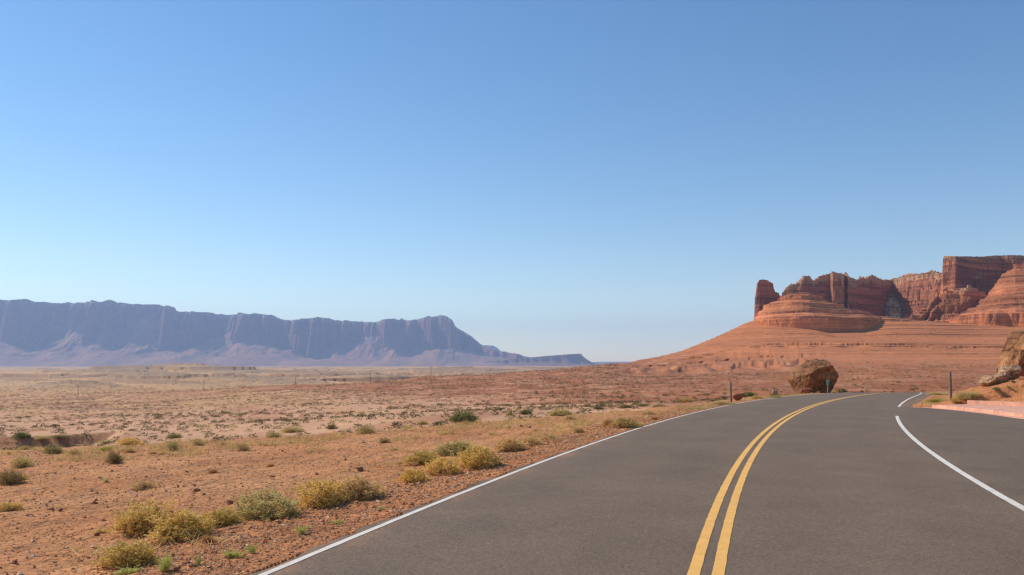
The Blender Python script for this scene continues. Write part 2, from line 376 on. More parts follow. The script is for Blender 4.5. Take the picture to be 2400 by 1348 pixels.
def H(X, Y, detail=True):
    X = np.asarray(X, float); Y = np.asarray(Y, float)
    Ys = np.maximum(Y, 0.5)
    px = CX + F * X / Ys
    zr = road_z(Y)
    dL = (XL(Y) - X) * 0.93 - 0.14
    ar = asph_right(Y); dR = (X - ar) * 0.9
    bl = back_line(Y); dB = (X - bl) * 0.9
    e = np.maximum(dL, 0)
    lump = fbm(X * 0.35, Y * 0.35, 4, 11) if detail else 0
    fine = fbm(X * 2.6, Y * 2.6, 4, 21) if detail else 0
    k = np.minimum(1, e / 1.2)
    zl = zr - 0.006 - 0.02 * np.minimum(1, e / 0.4) - 0.05 * np.maximum(e - 0.5, 0) + k * (0.055 * lump + 0.016 * fine)
    eb = np.maximum(dB - 0.15, 0)
    rise = 0.36 * np.maximum(eb - 1.0, 0); rise = 2.5 * (1 - np.exp(-rise / 2.5))
    zm = zr + np.where(Y < 39.9, 0.24, 0.0) + 0.02 + np.minimum(eb, 1) * 0.05 + rise * sstep(30, 40, Y) + np.minimum(1, eb / 1.5) * (0.11 * lump + 0.03 * fine)
    zn = np.where(dL > 0, zl, np.where(dB > 0, zm, zr - 0.06))
    Ye = np.interp(px, EDGE_PX, EDGE_Y)
    Ye = Ye * (1 + (0.05 * fbm(px / 90.0, Y * 0 + 3.3, 3, 31) if detail else 0) * (px < 1750))
    w = sstep(0, 1, (Y - Ye) / (Ye * 0.75))
    corridor = np.clip(1 - np.maximum(np.maximum(dL, dR), 0) / 2.0, 0, 1) * sstep(150, 118, Y)
    w = w * (1 - corridor)
    far = net_z(px, Y)
    if detail:
        wn_ = sstep(60, 170, Y)
        far = far + wn_ * (0.55 * fbm(X / 26.0, Y / 26.0, 4, 41) + 0.9 * ridged(X / 75.0, Y / 60.0, 3, 45) * sstep(150, 500, Y) * sstep(1650, 1300, px))
        g2 = sstep(800, 2000, Y) * sstep(6900, 4500, Y)
        h = 8.0 * fbm(X / 360.0, Y / 300.0, 5, 51)
        far = far + g2 * h * sstep(1500, 1200, px)
        for hx, hd, hw, hdp, hh in HILLS:
            d2 = ((px - hx) / hw) ** 2 + ((Y - hd) / hdp) ** 2
            far = far + 2.0 * hh * np.exp(-d2 * 0.8)
        pl = sstep(650, 1000, Y) * sstep(1400, 1150, px)
        far = lerp(far, terrace(far, 3.4, 0.9, 61, 0.25 * fbm(X / 130.0, Y / 130.0, 3, 62)), pl * sstep(7000, 5000, Y))
        far = lerp(far, terrace(far, 8.5, 0.9, 64, 0.3 * fbm(X / 260.0, Y / 260.0, 3, 65)), sstep(1000, 1500, Y) * sstep(1400, 1150, px) * sstep(6000, 4500, Y))
        far = lerp(far, terrace(far, 1.5, 0.8, 66, 0.5 * fbm(X / 34.0, Y / 34.0, 3, 67)), sstep(110, 200, Y) * sstep(650, 560, Y) * (0.25 + 0.75 * (fbm(X / 60.0, Y / 60.0, 2, 68) > 0.1)))
        # the gully with a rock ledge, beyond the roadside bench
        gl = sstep(300, 210, px) * sstep(-700, -300, px)
        yb = 126 + 9 * fbm(X / 38.0, X * 0 + 1.7, 2, 71) + 1.2 * fbm(X / 5.0, X * 0, 2, 72)
        far = far - gl * 1.9 * sstep(80, 112, Y) * sstep(yb + 3.5, yb, Y)
        # the long concave apron that carries the mesa
    sa = 1040 - Y; wd = 14 + 0.16 * np.clip(sa, 0, 400); at = 0
    for q in (-2, -1, 0, 1, 2): at = at + np.interp(px + q * wd, APRON_PX, APRON_TOP) / 5.0
    fr_ = np.interp(sa, [-60, 0, 60, 120, 200, 300, 400, 470], [1.0, 1.0, 0.80, 0.62, 0.425, 0.23, 0.07, 0.0])
    cone = -4.0 + (at + 4.0) * fr_ + np.minimum(sa, 0) * np.where(px < 1765, 0.14, 0.0)
    far = lerp(far, cone, sstep(1425, 1500, px) * sstep(575, 680, Y) * sstep(1700, 1500, Y))
    if detail:
        # fans and little badland mounds at the foot of the mesa
        am = sstep(1420, 1500, px) * sstep(1980, 1850, px)
        rb = ridged(px / 62.0, Y / 900.0, 3, 81)
        yk = 640 + 30 * rb
        far = far + am * (2.6 * (sstep(-30, 22, Y - yk) - 1) * sstep(420, 600, Y) + 0.4 * rb * sstep(620, 700, Y) * sstep(880, 780, Y))
        far = far + am * 2.6 * sstep(-0.15, 0.55, noise2(X / 15.0, Y / 34.0, 83)) * sstep(585, 612, Y) * sstep(668, 640, Y)
        bm = sstep(1560, 1640, px); yk2 = 838 + 10 * fbm(px / 85.0, Y * 0 + 8, 3, 85) + 1.3 * ridged(px / 11.0, Y * 0 + px * 0.01, 2, 86)
        far = far + bm * 2.8 * (0.45 + 0.55 * sstep(-0.2, 0.4, fbm(px / 120.0, Y * 0 + 2, 2, 89))) * (sstep(-6, 4, Y - yk2) - sstep(770, 836, Y)) 
        yk3 = 730 + 14 * fbm(px / 50.0, Y * 0 + 5, 3, 87)
        far = far + am * 1.3 * (sstep(-3, 2, Y - yk3) - sstep(690, 730, Y)) * (fbm(px / 70.0, Y * 0, 2, 88) > -0.1)
        ap = sstep(680, 760, Y) * sstep(1450, 1560, px)
        far = lerp(far, terrace(far, 2.6, 0.55, 91, 0.15 * fbm(X / 60.0, Y / 60.0, 3, 92)), ap)
    return lerp(zn, far, w)
def ground_at(px, py, lo=5.0, hi=3000.0):          # where the sight line through a photo pixel meets the ground
    Ys = np.exp(np.linspace(math.log(lo), math.log(hi), 1600))
    x = (px - CX) / F * Ys; z = EYE - (py - HY) / F * Ys
    hit = np.nonzero(H(x, Ys) >= z)[0]
    i = hit[0] if len(hit) else len(Ys) - 1
    return float(x[i]), float(Ys[i]), float(H(x[i:i + 1], Ys[i:i + 1])[0])

# ------------------------------------------------------------------ albedo of the land
def C(*a): return np.array(a, float)
SOIL, SOIL2, PALE, TAN, YELL, RED, RED2, ORANGE = C(.475, .186, .066), C(.56, .25, .10), C(.59, .315, .17), C(.53, .31, .145), C(.50, .275, .115), C(.385, .136, .052), C(.28, .095, .040), C(.52, .19, .07)
def ground_col(X, Y, z):
    px = CX + F * X / np.maximum(Y, 0.5)
    n1 = fbm(X / 3.0, Y / 3.0, 4, 101); n2 = fbm(X / 30.0, Y / 30.0, 4, 111); n3 = fbm(X / 160.0, Y / 160.0, 4, 121)
    def mix(c, d, t): return c + (d - c) * np.clip(t, 0, 1)[..., None]
    c = mix(np.broadcast_to(SOIL, X.shape + (3,)), SOIL2, 0.5 + 0.6 * n1)
    dL = (XL(Y) - X)
    c = mix(c, ORANGE, 0.55 * sstep(2.2, 0.2, dL) * (dL > 0)); c = mix(c, ORANGE, 0.7 * (X > asph_right(Y)) * (Y < 100))
    Ye = np.interp(px, EDGE_PX, EDGE_Y)
    v = sstep(1.05, 1.5, Y / Ye + 0.12 * n1) * (Y > 20)
    valley = mix(np.broadcast_to(PALE, X.shape + (3,)), YELL, sstep(170, 330, Y) * sstep(1000, 500, px) * (0.65 + 0.5 * n2))
    redness = np.clip(sstep(420, 640, Y) * sstep(120, 620, px) + sstep(1000, 1420, px + 160 * n2) * sstep(110, 180, Y + 50 * n2) + sstep(230, 420, Y) * sstep(600, 1050, px) + 0.9 * sstep(1400, 1750, px), 0, 1)
    redness = np.clip(redness + 0.55 * n2 * redness * (1 - sstep(1500, 1800, px)), 0, 1)
    redc = mix(np.broadcast_to(RED, X.shape + (3,)), RED2, 0.5 * n3 + 0.25 + 0.4 * n2)
    redc = mix(redc, C(.60, .212, .082), sstep(1420, 1900, px) * sstep(480, 760, Y) * 0.85)
    valley = mix(valley, redc, redness)
    patch = sstep(0.35, 0.6, fbm(X / 45.0, Y / 45.0, 3, 131)) * sstep(250, 120, np.abs(Y - 320)) * sstep(600, 1100, px) * sstep(1750, 1500, px)
    valley = mix(valley, PALE * 1.05, 0.75 * patch)
    valley = mix(valley, C(.45, .20, .10), 0.72 * sstep(-0.05, 0.45, fbm(X / 14.0, Y / 22.0, 4, 135)) * (Y < 700))
    rp = sstep(0.15, 0.55, fbm(X / 50.0 + 9, Y / 36.0, 4, 133)) * sstep(200, 300, Y) * sstep(700, 600, Y) * sstep(700, 300, px)
    valley = mix(valley, C(.36, .165, .09), 0.7 * rp)
    plain = mix(np.broadcast_to(TAN, X.shape + (3,)), YELL * 1.08, 0.5 + 0.6 * n3)
    plain = mix(plain, C(.34, .20, .115), sstep(-0.05, 0.55, fbm(X / 380.0, Y / 300.0, 5, 141)) * 0.85)
    for hx, hd, hw, hdp, hh in HILLS:               # the hillocks are of greyer, browner rock
        d2 = ((px - hx) / hw) ** 2 + ((Y - hd) / hdp) ** 2
        plain = mix(plain, C(.29, .195, .125), 0.75 * sstep(1.5, 0.35, d2 + 0.5 * n2))
    pw = sstep(700, 900, Y + 40 * n2) * sstep(1500, 1250, px)
    valley = mix(valley, plain, pw)
    valley = mix(valley, C(.45, .28, .17), sstep(9000, 11500, Y))
    return mix(c, valley, v)

# ------------------------------------------------------------------ ground sheet
def cols(lo, hi, vis0, vis1, step, out): return np.concatenate([np.arange(lo, vis0, out), np.arange(vis0, vis1, step), np.arange(vis1, hi + 1, out)])
def rows(*seg):
    r = []
    for a, b, k in seg: r.append(np.exp(np.arange(math.log(a), math.log(b), math.log(k))))
    return np.concatenate(r + [[seg[-1][1]]])
pxs = cols(-1500, 3900, -60, 2460, 2.4, 14.0)
Yr = rows((1.2, 6.2, 1.12), (6.2, 120, 1.0075), (120, 1000, 1.0075), (1000, 7200, 1.0085), (7200, 21500, 1.03))
PX, YY = np.meshgrid(pxs, Yr); XX = (PX - CX) / F * YY
ZZ = H(XX, YY)
inside_mesa = sstep(1464, 1530, PX) * sstep(614, 660, YY) * sstep(1525, 1470, YY)
GZ = ZZ - 4.0 * inside_mesa
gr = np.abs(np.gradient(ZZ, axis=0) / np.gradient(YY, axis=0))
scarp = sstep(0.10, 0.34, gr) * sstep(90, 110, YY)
GC = ground_col(XX, YY, ZZ)
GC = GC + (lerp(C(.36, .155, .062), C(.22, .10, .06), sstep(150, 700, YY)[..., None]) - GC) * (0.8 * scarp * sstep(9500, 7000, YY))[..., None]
ground = mesh_np('ground', np.stack([XX, YY, GZ], -1).reshape(-1, 3), grid_faces(*PX.shape), M['soil'], GC.reshape(-1, 3), smooth=True)
tag(ground, 'red gravelly desert ground running out to a tan plain', kind='structure')

# ------------------------------------------------------------------ the red mesa: apron, dome, butte, back wall and big cliff in one terrain sheet
def zpx(py, Y): return EYE - (np.asarray(py, float) - HY) / F * Y
mpx = np.concatenate([np.arange(1430, 2460, 1.15), np.arange(2460, 2900, 6.0)])
mY = np.concatenate([np.arange(590, 900, 2.0), np.arange(900, 1480, 1.0), np.arange(1480, 1560, 4.0)])
MP, MY = np.meshgrid(mpx, mY); MX = (MP - CX) / F * MY
mz = H(MX, MY)
mz = mz - 7.0 * np.exp(-((MP - 1985) / 62.0) ** 2) * np.exp(-(np.maximum(MY - 955, 0) / 40.0) ** 2 - (np.minimum(MY - 955, 0) / 45.0) ** 2)
apron = mz.copy()
def prof(s, pts, right=None): return np.interp(s, [p[0] for p in pts], [p[1] for p in pts], right=right)
cl = fbm(MX / 16.0, MY / 16.0, 3, 201); cs = fbm(MX / 40.0, MY / 40.0, 2, 203); cf = fbm(MX / 4.5, MY / 4.5, 3, 205); cb = ridged(MX / 34.0, MY / 60.0, 2, 209)
mcol = np.broadcast_to(C(.405, .155, .085), MX.shape + (3,)).copy()
mcol = ground_col(MX, MY, mz)
RCK, RCKP, RUB = C(.45, .160, .068), C(.43, .225, .125), C(.54, .39, .25)
def put(z, colr, tgt):
    global mz, mcol
    m = z > mz
    mz = np.where(m, z, mz); mcol = np.where(m[..., None], colr, mcol)
# back wall
wp = [1790, 1836, 1840, 1850, 1862, 1878, 1884, 1899, 1906, 1924, 1944, 1951, 1985, 1993, 2005, 2020, 2050, 2063, 2080, 2100, 2120, 2160, 2190, 2212, 2300]
wt = [720, 686, 680, 669, 668, 652, 648, 648, 656, 648, 645, 640, 642, 655, 657, 650, 648, 655, 656, 653, 645, 641, 638, 640, 640]
rp_, rY = [1830, 1900, 1945, 1952, 1977, 1982, 1988, 2006, 2014, 2060, 2090, 2112, 2150, 2215, 2400], [1330, 1338, 1350, 1331, 1330, 1344, 1329, 1328, 1356, 1402, 1440, 1412, 1370, 1318, 1300]
top = zpx(np.interp(MP, wp, wt), np.interp(MP, rp_, rY)) + 2.6 * cf + 3.2 * cl
s = np.interp(MP, rp_, rY) - MY + 4.5 * cl + 0.7 * cf + 1.6 * cb
drop = prof(s, [(-40, 1.5), (0, 0), (2.0, 9), (6, 10.5), (9, 15), (11, 25), (16, 26.5), (20, 44), (30, 50), (34, 58), (60, 72), (110, 96)], 500.0)
zt = np.where(s < 0, top - 0.02 * -s - 100 * sstep(60, 90, -s), top - drop)
zt = np.where(drop > 3, terrace(zt, 5.0, 0.7, 215, 0.2 * cs + 0.12 * cl), zt)
talus = zpx(np.interp(MP, [1990, 2050, 2085, 2125, 2170, 2215], [790, 715, 672, 672, 700, 740]), 1400) - 0.62 * np.maximum(0, 1440 - MY) + 0.02 * (MY - 1440) + 2.2 * cf + 1.6 * cl + 1.2 * np.maximum(fbm(MX / 2.6, MY / 2.6, 2, 217), 0)
wc = lerp(RCKP * 0.85, C(.345, .132, .074), np.clip(sstep(4, 14, drop + 3 * cl)[..., None], 0, 1)); wc = np.where((s < 3)[..., None], RCKP * 1.05, wc)  # darker, purpler wall face: part of its shade is painted into the colour
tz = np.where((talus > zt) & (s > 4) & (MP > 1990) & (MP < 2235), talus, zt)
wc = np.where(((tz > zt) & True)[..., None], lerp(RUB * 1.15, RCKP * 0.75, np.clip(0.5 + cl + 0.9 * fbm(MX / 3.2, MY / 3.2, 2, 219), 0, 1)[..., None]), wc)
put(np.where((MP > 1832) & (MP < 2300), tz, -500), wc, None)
# left butte
bp, bt = [1764, 1768, 1770, 1772, 1775, 1780, 1790, 1800, 1809, 1812, 1814, 1818, 1832, 1850, 1870], [790, 745, 700, 684, 664, 658, 656, 658, 663, 666, 679, 683, 692, 705, 730]
top = zpx(np.interp(MP + 1.2 * cf, bp, bt), 1215) + 0.8 * cf
s = 1208 + 0.004 * (MP - 1790) ** 2 - MY + 2.2 * cl + 1.4 * cf
drop = prof(s, [(0, 0), (2, 14), (4, 16), (6.5, 32), (8, 33), (12, 60), (40, 80)], 500.0)
zt = np.where(s < -22, top - 60 * sstep(22, 34, -s), np.where(s < 0, top, top - drop))
zt = terrace(zt, 4.6, 0.8, 221, 0.15 * cs)
put(np.where((MP > 1766) & (MP < 1868), zt, -500), np.broadcast_to(C(.33, .12, .072), MX.shape + (3,)), None)
# the big cliff on the right, its buttress and stepped slopes
mp_, mt = [2205, 2210, 2212, 2216, 2235, 2300, 2345, 2400, 2900], [700, 606, 601, 599, 600, 601, 598, 598, 594]
rp_, rY = [2205, 2212, 2240, 2262, 2300, 2345, 2400, 2600, 2900], [1272, 1270, 1249, 1288, 1335, 1352, 1345, 1330, 1330]
top = zpx(np.interp(MP, mp_, mt), np.interp(MP, rp_, rY)) + 0.7 * cf
s = np.interp(MP, rp_, rY) - MY + 3.6 * cl + 0.7 * cf + 2.0 * cb
drop = prof(s, [(-60, 0), (0, 0), (1.2, 5), (3.4, 6), (6, 22), (8, 23.5), (12, 46), (22, 49), (34, 56), (37, 64), (62, 74), (65, 84), (110, 96), (114, 104), (190, 125)], 500.0)
zt = np.where(s < 0, top, top - drop)
zt = np.where(drop > 5, terrace(terrace(zt, 9.5, 0.5, 233, 0.12 * cs), 4.1, 0.75, 231, 0.2 * cs), zt)
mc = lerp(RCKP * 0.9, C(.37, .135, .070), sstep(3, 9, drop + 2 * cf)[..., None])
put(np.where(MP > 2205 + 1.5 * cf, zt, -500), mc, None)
qp, qt = [2215, 2226, 2236, 2262, 2290, 2312, 2330, 2346, 2380, 2420, 2500, 2900], [790, 768, 745, 724, 707, 692, 668, 645, 618, 606, 600, 596]
top = zpx(np.interp(MP, qp, qt), 1165) + 0.5 * cf
zq = 61.0
half = np.interp(MP, [2215, 2240, 2300, 2400, 2600], [10, 70, 118, 140, 150]) + 5 * cl
s = 1165 - MY + 1.6 * cl + 0.3 * cf
u = np.clip(s / half, 0, 1)
q = zq + np.maximum(top - zq, -20) * np.where(s < 0, 1 - 0.5 * np.clip(-s / 200, 0, 1), 1 - u ** 0.95)
q = terrace(terrace(q, 12.5, 0.5, 236, 0.12 * cs), 4.4, 0.6, 238, 0.2 * cs)
foot = s - half
zt = np.where(foot < 0, q, np.where(foot < 4, zq - 22 * np.clip(foot / 3.4, 0, 1), -500))
put(np.where(MP > 2216, zt, -500), lerp(RCK * 1.12, RCK * 0.95, np.clip(0.4 + cl, 0, 1)[..., None]), None)
# lower spur left of the big cliff
sp, st = [2060, 2120, 2150, 2172, 2185, 2196, 2212, 2250, 2272, 2290, 2320], [790, 750, 738, 722, 696, 683, 676, 676, 668, 676, 690]
top = zpx(np.interp(MP, sp, st), 1190) + 1.0 * cf
s = np.interp(MP, [2060, 2150, 2200, 2262, 2330], [1120, 1150, 1195, 1180, 1205]) - MY + 3.0 * cl + 0.6 * cf + 4.0 * cb
drop = prof(s, [(0, 0), (14, 8), (16, 15), (34, 24), (37, 36), (40, 37), (70, 52), (120, 72)], 500.0)
zt = np.where(s < 0, top + 0.1 * s, top - drop); zt = terrace(zt, 4.4, 0.85, 241, 0.15 * cs)
put(np.where((MP > 2080) & (MP < 2345), zt, -500), lerp(RCK * 1.08, RCKP * 1.1, (sstep(12, 4, drop) * sstep(2225, 2262, MP))[..., None]), None)
# the banded dome in front
dp_, dt = [1764, 1768, 1775, 1790, 1820, 1850, 1868, 1882, 1897, 1915, 1950, 1985, 2020, 2060, 2110, 2150, 2175], [760, 748, 735, 716, 700, 688, 684, 683, 684, 692, 706, 718, 728, 738, 745, 752, 762]
top = zpx(np.interp(MP, dp_, dt), 1040) + 0.4 * cf
half = 82 * np.sqrt(np.clip(1 - ((MP - 1905) / np.where(MP < 1905, 142, 158)) ** 2, 0, 1)) + 13 * sstep(1985, 2030, MP) * sstep(2160, 2110, MP) + 4 * cl * sstep(2040, 1990, MP)
s = (1040 - MY) + 2.4 * cl + 0.25 * cf
zb = 52.5
u = np.clip(s / np.maximum(half, 1), 0, 1)
cone = zb + (np.maximum(top, zb + 0.5) - zb) * np.where(s < 0, 1 - np.clip(-s / 120, 0, 1) ** 1.6, (1 - u ** 1.08))
cone = terrace(terrace(cone, 9.2, 0.42, 253, 0.16 * cs), 3.6, 0.55, 251, 0.24 * cs)
foot = s - half
zt = np.where(foot < 0, cone, np.where(foot < 3.5, zb - 22.0 * np.clip(foot / 3.2, 0, 1), -500))
zt = np.where((MP > 1765) & (MP < 2165) & (half > 2), zt, -500)
put(zt, lerp(C(.54, .195, .082), C(.44, .155, .068), np.clip(0.35 + cl, 0, 1)[..., None]), None)  # brighter orange than the wall: sunlit look put into the dome's colour
mz = mz + 0.12 * fbm(MX / 3.0, MY / 3.0, 2, 261) * (mz > apron + 1)
edge = sstep(1430, 1460, MP) * sstep(590, 612, MY) * sstep(1560, 1530, MY)
mz = mz - 5.0 * (1 - edge)
beds = np.where(mz > apron + 0.6, 1.0, 0.45 * sstep(1480, 1620, MP) * sstep(640, 720, MY))   # how strongly the beds show: rock, then soil-covered apron
mcol = np.concatenate([mcol, beds[..., None]], -1)
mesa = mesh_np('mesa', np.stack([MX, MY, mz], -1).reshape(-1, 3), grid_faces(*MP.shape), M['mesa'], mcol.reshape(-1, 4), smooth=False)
tag(mesa, 'banded red sandstone mesa with a dome, butte and long apron', kind='structure')

# ------------------------------------------------------------------ the long cliff line some thirteen kilometres off
fpx = np.concatenate([np.arange(-900, -40, 8.0), np.arange(-40, 1440, 1.5)])
KF = 1.6
fY = KF * np.concatenate([np.arange(6300, 7000, 30.0), np.arange(7000, 9100, 9.0), np.arange(9100, 9900, 40.0)])
FP, FY = np.meshgrid(fpx, fY); FX = (FP - CX) / F * FY; QX, QY = FX / KF, FY / KF
tp = [-900, 0, 20, 60, 66, 80, 105, 150, 200, 203, 230, 258, 264, 275, 310, 320, 365, 372, 410, 415, 470, 500, 512, 560, 600, 640, 645, 660, 680, 745, 756, 780, 810, 830, 880, 895, 905, 922, 935, 960, 985, 1000, 1020, 1035, 1048, 1060, 1067, 1085, 1105, 1125, 1160, 1195, 1215, 1240, 1300, 1440]
ty = [694, 702, 704, 700, 701, 706, 707, 711, 709, 706, 709, 703, 704, 713, 714, 712, 713, 715, 722, 729, 731, 733, 740, 736, 734, 739, 741, 748, 751, 743, 744, 748, 754, 753, 755, 750, 747, 746, 749, 751, 746, 743, 742, 738, 741, 750, 765, 776, 788, 806, 820, 827, 830, 838, 851, 853]
rim0 = KF * np.interp(FP, [-900, 0, 500, 1035, 1070, 1250, 1440], [7500, 7850, 8150, 8500, 8520, 8400, 8300])
n_a = ridged(QX / 620.0, QY * 0 + 2.1, 3, 301); n_b = fbm(QX / 170.0, QY / 900.0, 4, 305); n_c = fbm(QX / 60.0, QY / 60.0, 3, 309)
rim = rim0 - KF * (260 * n_a + 150 * n_b)
topz = zpx(np.interp(FP, tp, ty), rim) + KF * (3.0 * n_c + 6 * fbm(QX / 45.0, QY * 0, 3, 311) + 17 * sstep(0.3, 0.75, fbm(QX / 85.0, QY * 0 + 4, 3, 313)) * (FP < 1060))
base = H(FX, FY, False)
s = (rim - FY) / KF + 10 * n_c
hgt = np.maximum(topz - base, 0)
fr = prof(s, [(-400, 0.995), (-30, 1.0), (0, 0.985), (30, 0.90), (45, 0.89), (95, 0.66), (112, 0.645), (190, 0.30), (300, -0.2)])
cliff = base + hgt * fr
ts = (rim0 - FY) / KF - 60 + 70 * fbm(QX / 300.0, QY / 900.0, 3, 321)
tal = base + hgt * prof(ts + 40 * n_b, [(-500, 0.86), (-120, 0.74), (100, 0.59), (350, 0.39), (700, 0.20), (1150, 0.07), (1500, -0.02)]) * (1 + 0.62 * fbm(QX / 520.0, QY / 900.0, 2, 325) + 0.12 * fbm(QX / 160.0, QY / 260.0, 3, 326))
tal = tal + KF * 11 * ridged(QX / 260.0, QY / 420.0, 3, 331) * sstep(1300, 900, ts) * sstep(-500, 100, ts) + KF * 3.5 * n_c * sstep(1300, 700, ts)
tal = np.minimum(tal, base + hgt * (0.80 + 0.05 * n_b))
fz = np.maximum(cliff, tal)
fcol = np.where((cliff > tal)[..., None], lerp(C(.36, .15, .10), C(.24, .10, .075), np.clip(0.5 + n_c, 0, 1)[..., None]), lerp(C(.56, .28, .175), C(.36, .20, .14), np.clip(0.5 + 0.9 * n_b, 0, 1)[..., None]))
fcol = np.where(((fr > 0.93))[..., None], C(.36, .27, .19), fcol)
# the low tilted bench at its right-hand end
lp, lt = [1080, 1100, 1150, 1240, 1300, 1358, 1363, 1366, 1376, 1388, 1400, 1440], [862, 852, 847, 838, 833, 829, 830, 835, 843, 850, 856, 860]
lz = zpx(np.interp(FP, lp, lt), 7350 * KF) + 1.5 * n_c
s2 = 7350 - FY / KF + 45 * fbm(QX / 130.0, QY * 0 + 4, 3, 341) + 8 * n_c + np.interp(FP, [1100, 1300, 1440], [0, -60, 0])
lcl = np.where(s2 < 0, lz, base + (lz - base) * prof(s2, [(0, 1), (14, .62), (24, .5), (60, .3), (180, 0.0), (260, -.1)]))
m = (lcl > fz) & (FP > 1085)
fz = np.where(m, lcl, fz); fcol = np.where(m[..., None], C(.33, .16, .12), fcol)
fz = np.where(fz < base + 0.5, base - 12.0, fz)
far_cliffs = mesh_np('far_cliffs', np.stack([FX, FY, fz], -1).reshape(-1, 3), grid_faces(*FP.shape), M['far'], fcol.reshape(-1, 3), smooth=False)
tag(far_cliffs, 'long line of distant sandstone cliffs above talus slopes', kind='structure')
def far_table(name, Y, tops, depth, colr, label):
    p = np.arange(tops[0][0], tops[-1][0], 2.0); dY = np.linspace(0, 1, 24)
    P, D = np.meshgrid(p, dY); YY_ = Y + D * depth; X_ = (P - CX) / F * YY_
    z = zpx(np.interp(P, [t[0] for t in tops], [t[1] for t in tops]), Y) + Y * 0.0002 * fbm(P / 14.0, D * 0, 3, 351)
    z = np.where(D < 0.3, lerp(-75.0, z, np.clip((D + 0.03 * fbm(P / 9.0, D, 2, 352)) / 0.3, 0, 1)), z)
    o = mesh_np(name, np.stack([X_, YY_, z], -1).reshape(-1, 3), grid_faces(*P.shape), M['far'], np.broadcast_to(C(*colr), P.shape + (3,)).reshape(-1, 3))
    return tag(o, label, kind='structure')
far_table('distant_mesa', 17600.0, [(1095, 850), (1120, 809), (1140, 808), (1155, 809), (1162, 812), (1170, 819), (1178, 826), (1200, 850)], 1600.0, (.33, .22, .18), 'faint blue mesa peeping out behind the end of the cliffs')
far_table('distant_plateau', 19800.0, [(900, 851), (1200, 850), (1385, 849), (1400, 848), (1480, 847.5), (1600, 847), (1900, 848)], 1400.0, (.36, .24, .20), 'flat blue plateau on the horizon beside the mesa')

# ------------------------------------------------------------------ road, markings, kerbs
Yq = np.concatenate([np.arange(-6, 40, 0.1), np.arange(40, 150, 0.5)])
wob = 0.075 * fbm(Yq * 1.1, Yq * 0, 5, 401, 0.6)
lft = XL(Yq) - 0.13 + wob; rgt = asph_right(Yq) + np.where(Yq > 39, 0.06 * fbm(Yq * 0.9, Yq * 0 + 7, 4, 405), 0.0)
U = np.concatenate([np.linspace(0, 0.09, 16)[:-1], np.linspace(0.09, 0.9, 30)[:-1], np.linspace(0.9, 1, 12)]); NU = len(U)
RX = lft[:, None] + (rgt - lft)[:, None] * U[None, :]; RY = np.repeat(Yq[:, None], NU, 1); RZ = np.repeat(road_z(Yq)[:, None], NU, 1)
rel = RX - XY(Yq)[:, None]
rc = np.ones(RX.shape + (3,))
track = np.exp(-((np.abs(rel - 0.0) - 1.0) / 0.35) ** 2) + np.exp(-((np.abs(rel) - 2.7) / 0.35) ** 2)
rc *= (1 - 0.05 * track)[..., None]
pull = sstep(0.1, 0.7, RX - XR(Yq)[:, None]) * (RY < 45)
rc = rc * (1 - pull[..., None] * np.array([0.10, 0.08, 0.06]))
sand = np.maximum(sstep(0.55, 0.05, RX - lft[:, None]), sstep(0.9, 0.1, rgt[:, None] - RX) * (RY > 38)) * np.clip(0.3 + 1.1 * fbm(RX * 2.2, RY * 0.9, 4, 421), 0, 1)
rc = rc * (1 + sand[..., None] * np.array([0.9, 0.45, 0.2]))
road = mesh_np('road', np.stack([RX, RY, RZ], -1).reshape(-1, 3), grid_faces(*RX.shape), M['asphalt'], rc.reshape(-1, 3))
tag(road, 'two lane asphalt road bending right over a low crest, with a pull-out', kind='structure')
def stripe(name, fn, off, width, y0, y1, mat, label):
    y = np.arange(y0, y1, 0.25); x = fn(y) + off; dx = np.gradient(x, y); k = np.sqrt(1 + dx * dx)
    e1 = 0.006 * fbm(y * 3, y * 0, 3, 411); e2 = 0.006 * fbm(y * 3, y * 0 + 5, 3, 412)
    a = x - (width / 2 + e1) * k; b = x + (width / 2 + e2) * k; z = road_z(y) + 0.004
    V = np.stack([np.stack([a, y, z], -1), np.stack([b, y, z], -1)], 1).reshape(-1, 3)
    o = mesh_np(name, V, grid_faces(len(y), 2), mat, parent=road)
    o['label'] = label
    return o
stripe('centre_line', XY, -0.105, 0.105, -4, 130, M['yellow'], 'yellow stripe of the double centre line on the outer lane side')
stripe('centre_line', XY, 0.105, 0.105, -4, 130, M['yellow'], 'yellow stripe of the double centre line on the pull-out side')
stripe('edge_line', XL, 0.0, 0.075, -4, 130, M['white'], 'white edge line along the gravel shoulder')
stripe('edge_line', XR, 0.0, 0.11, 3, 31.7, M['white'], 'white edge line curving past the pull-out')
stripe('edge_line', XR, 0.0, 0.11, 40.0, 120, M['white'], 'short white edge line running up to the crest')

def ribbon_solid(name, pts_a, pts_b, ztop, zbot, mat, kind_label, bevel=0.012):
    n = len(pts_a); V = []; Fc = []
    for (xa, ya), (xb, yb) in zip(pts_a, pts_b):
        za = float(road_z(np.array(ya))); zb_ = float(road_z(np.array(yb)))
        V += [(xa, ya, za + zbot), (xa, ya, za + ztop), (xb, yb, zb_ + ztop), (xb, yb, zb_ + zbot)]
    for i in range(n - 1):
        for k in range(4):
            Fc.append((i * 4 + k, i * 4 + (k + 1) % 4, (i + 1) * 4 + (k + 1) % 4, (i + 1) * 4 + k))
    Fc += [(3, 2, 1, 0), tuple((n - 1) * 4 + k for k in range(4))]
    me = bpy.data.meshes.new(name); me.from_pydata(V, [], Fc); me.update(); me.materials.append(mat)
    o = bpy.data.objects.new(name, me); COL.objects.link(o)
    m_ = o.modifiers.new('bevel', 'BEVEL'); m_.width = bevel; m_.segments = 2
    return tag(o, kind_label, kind='structure')
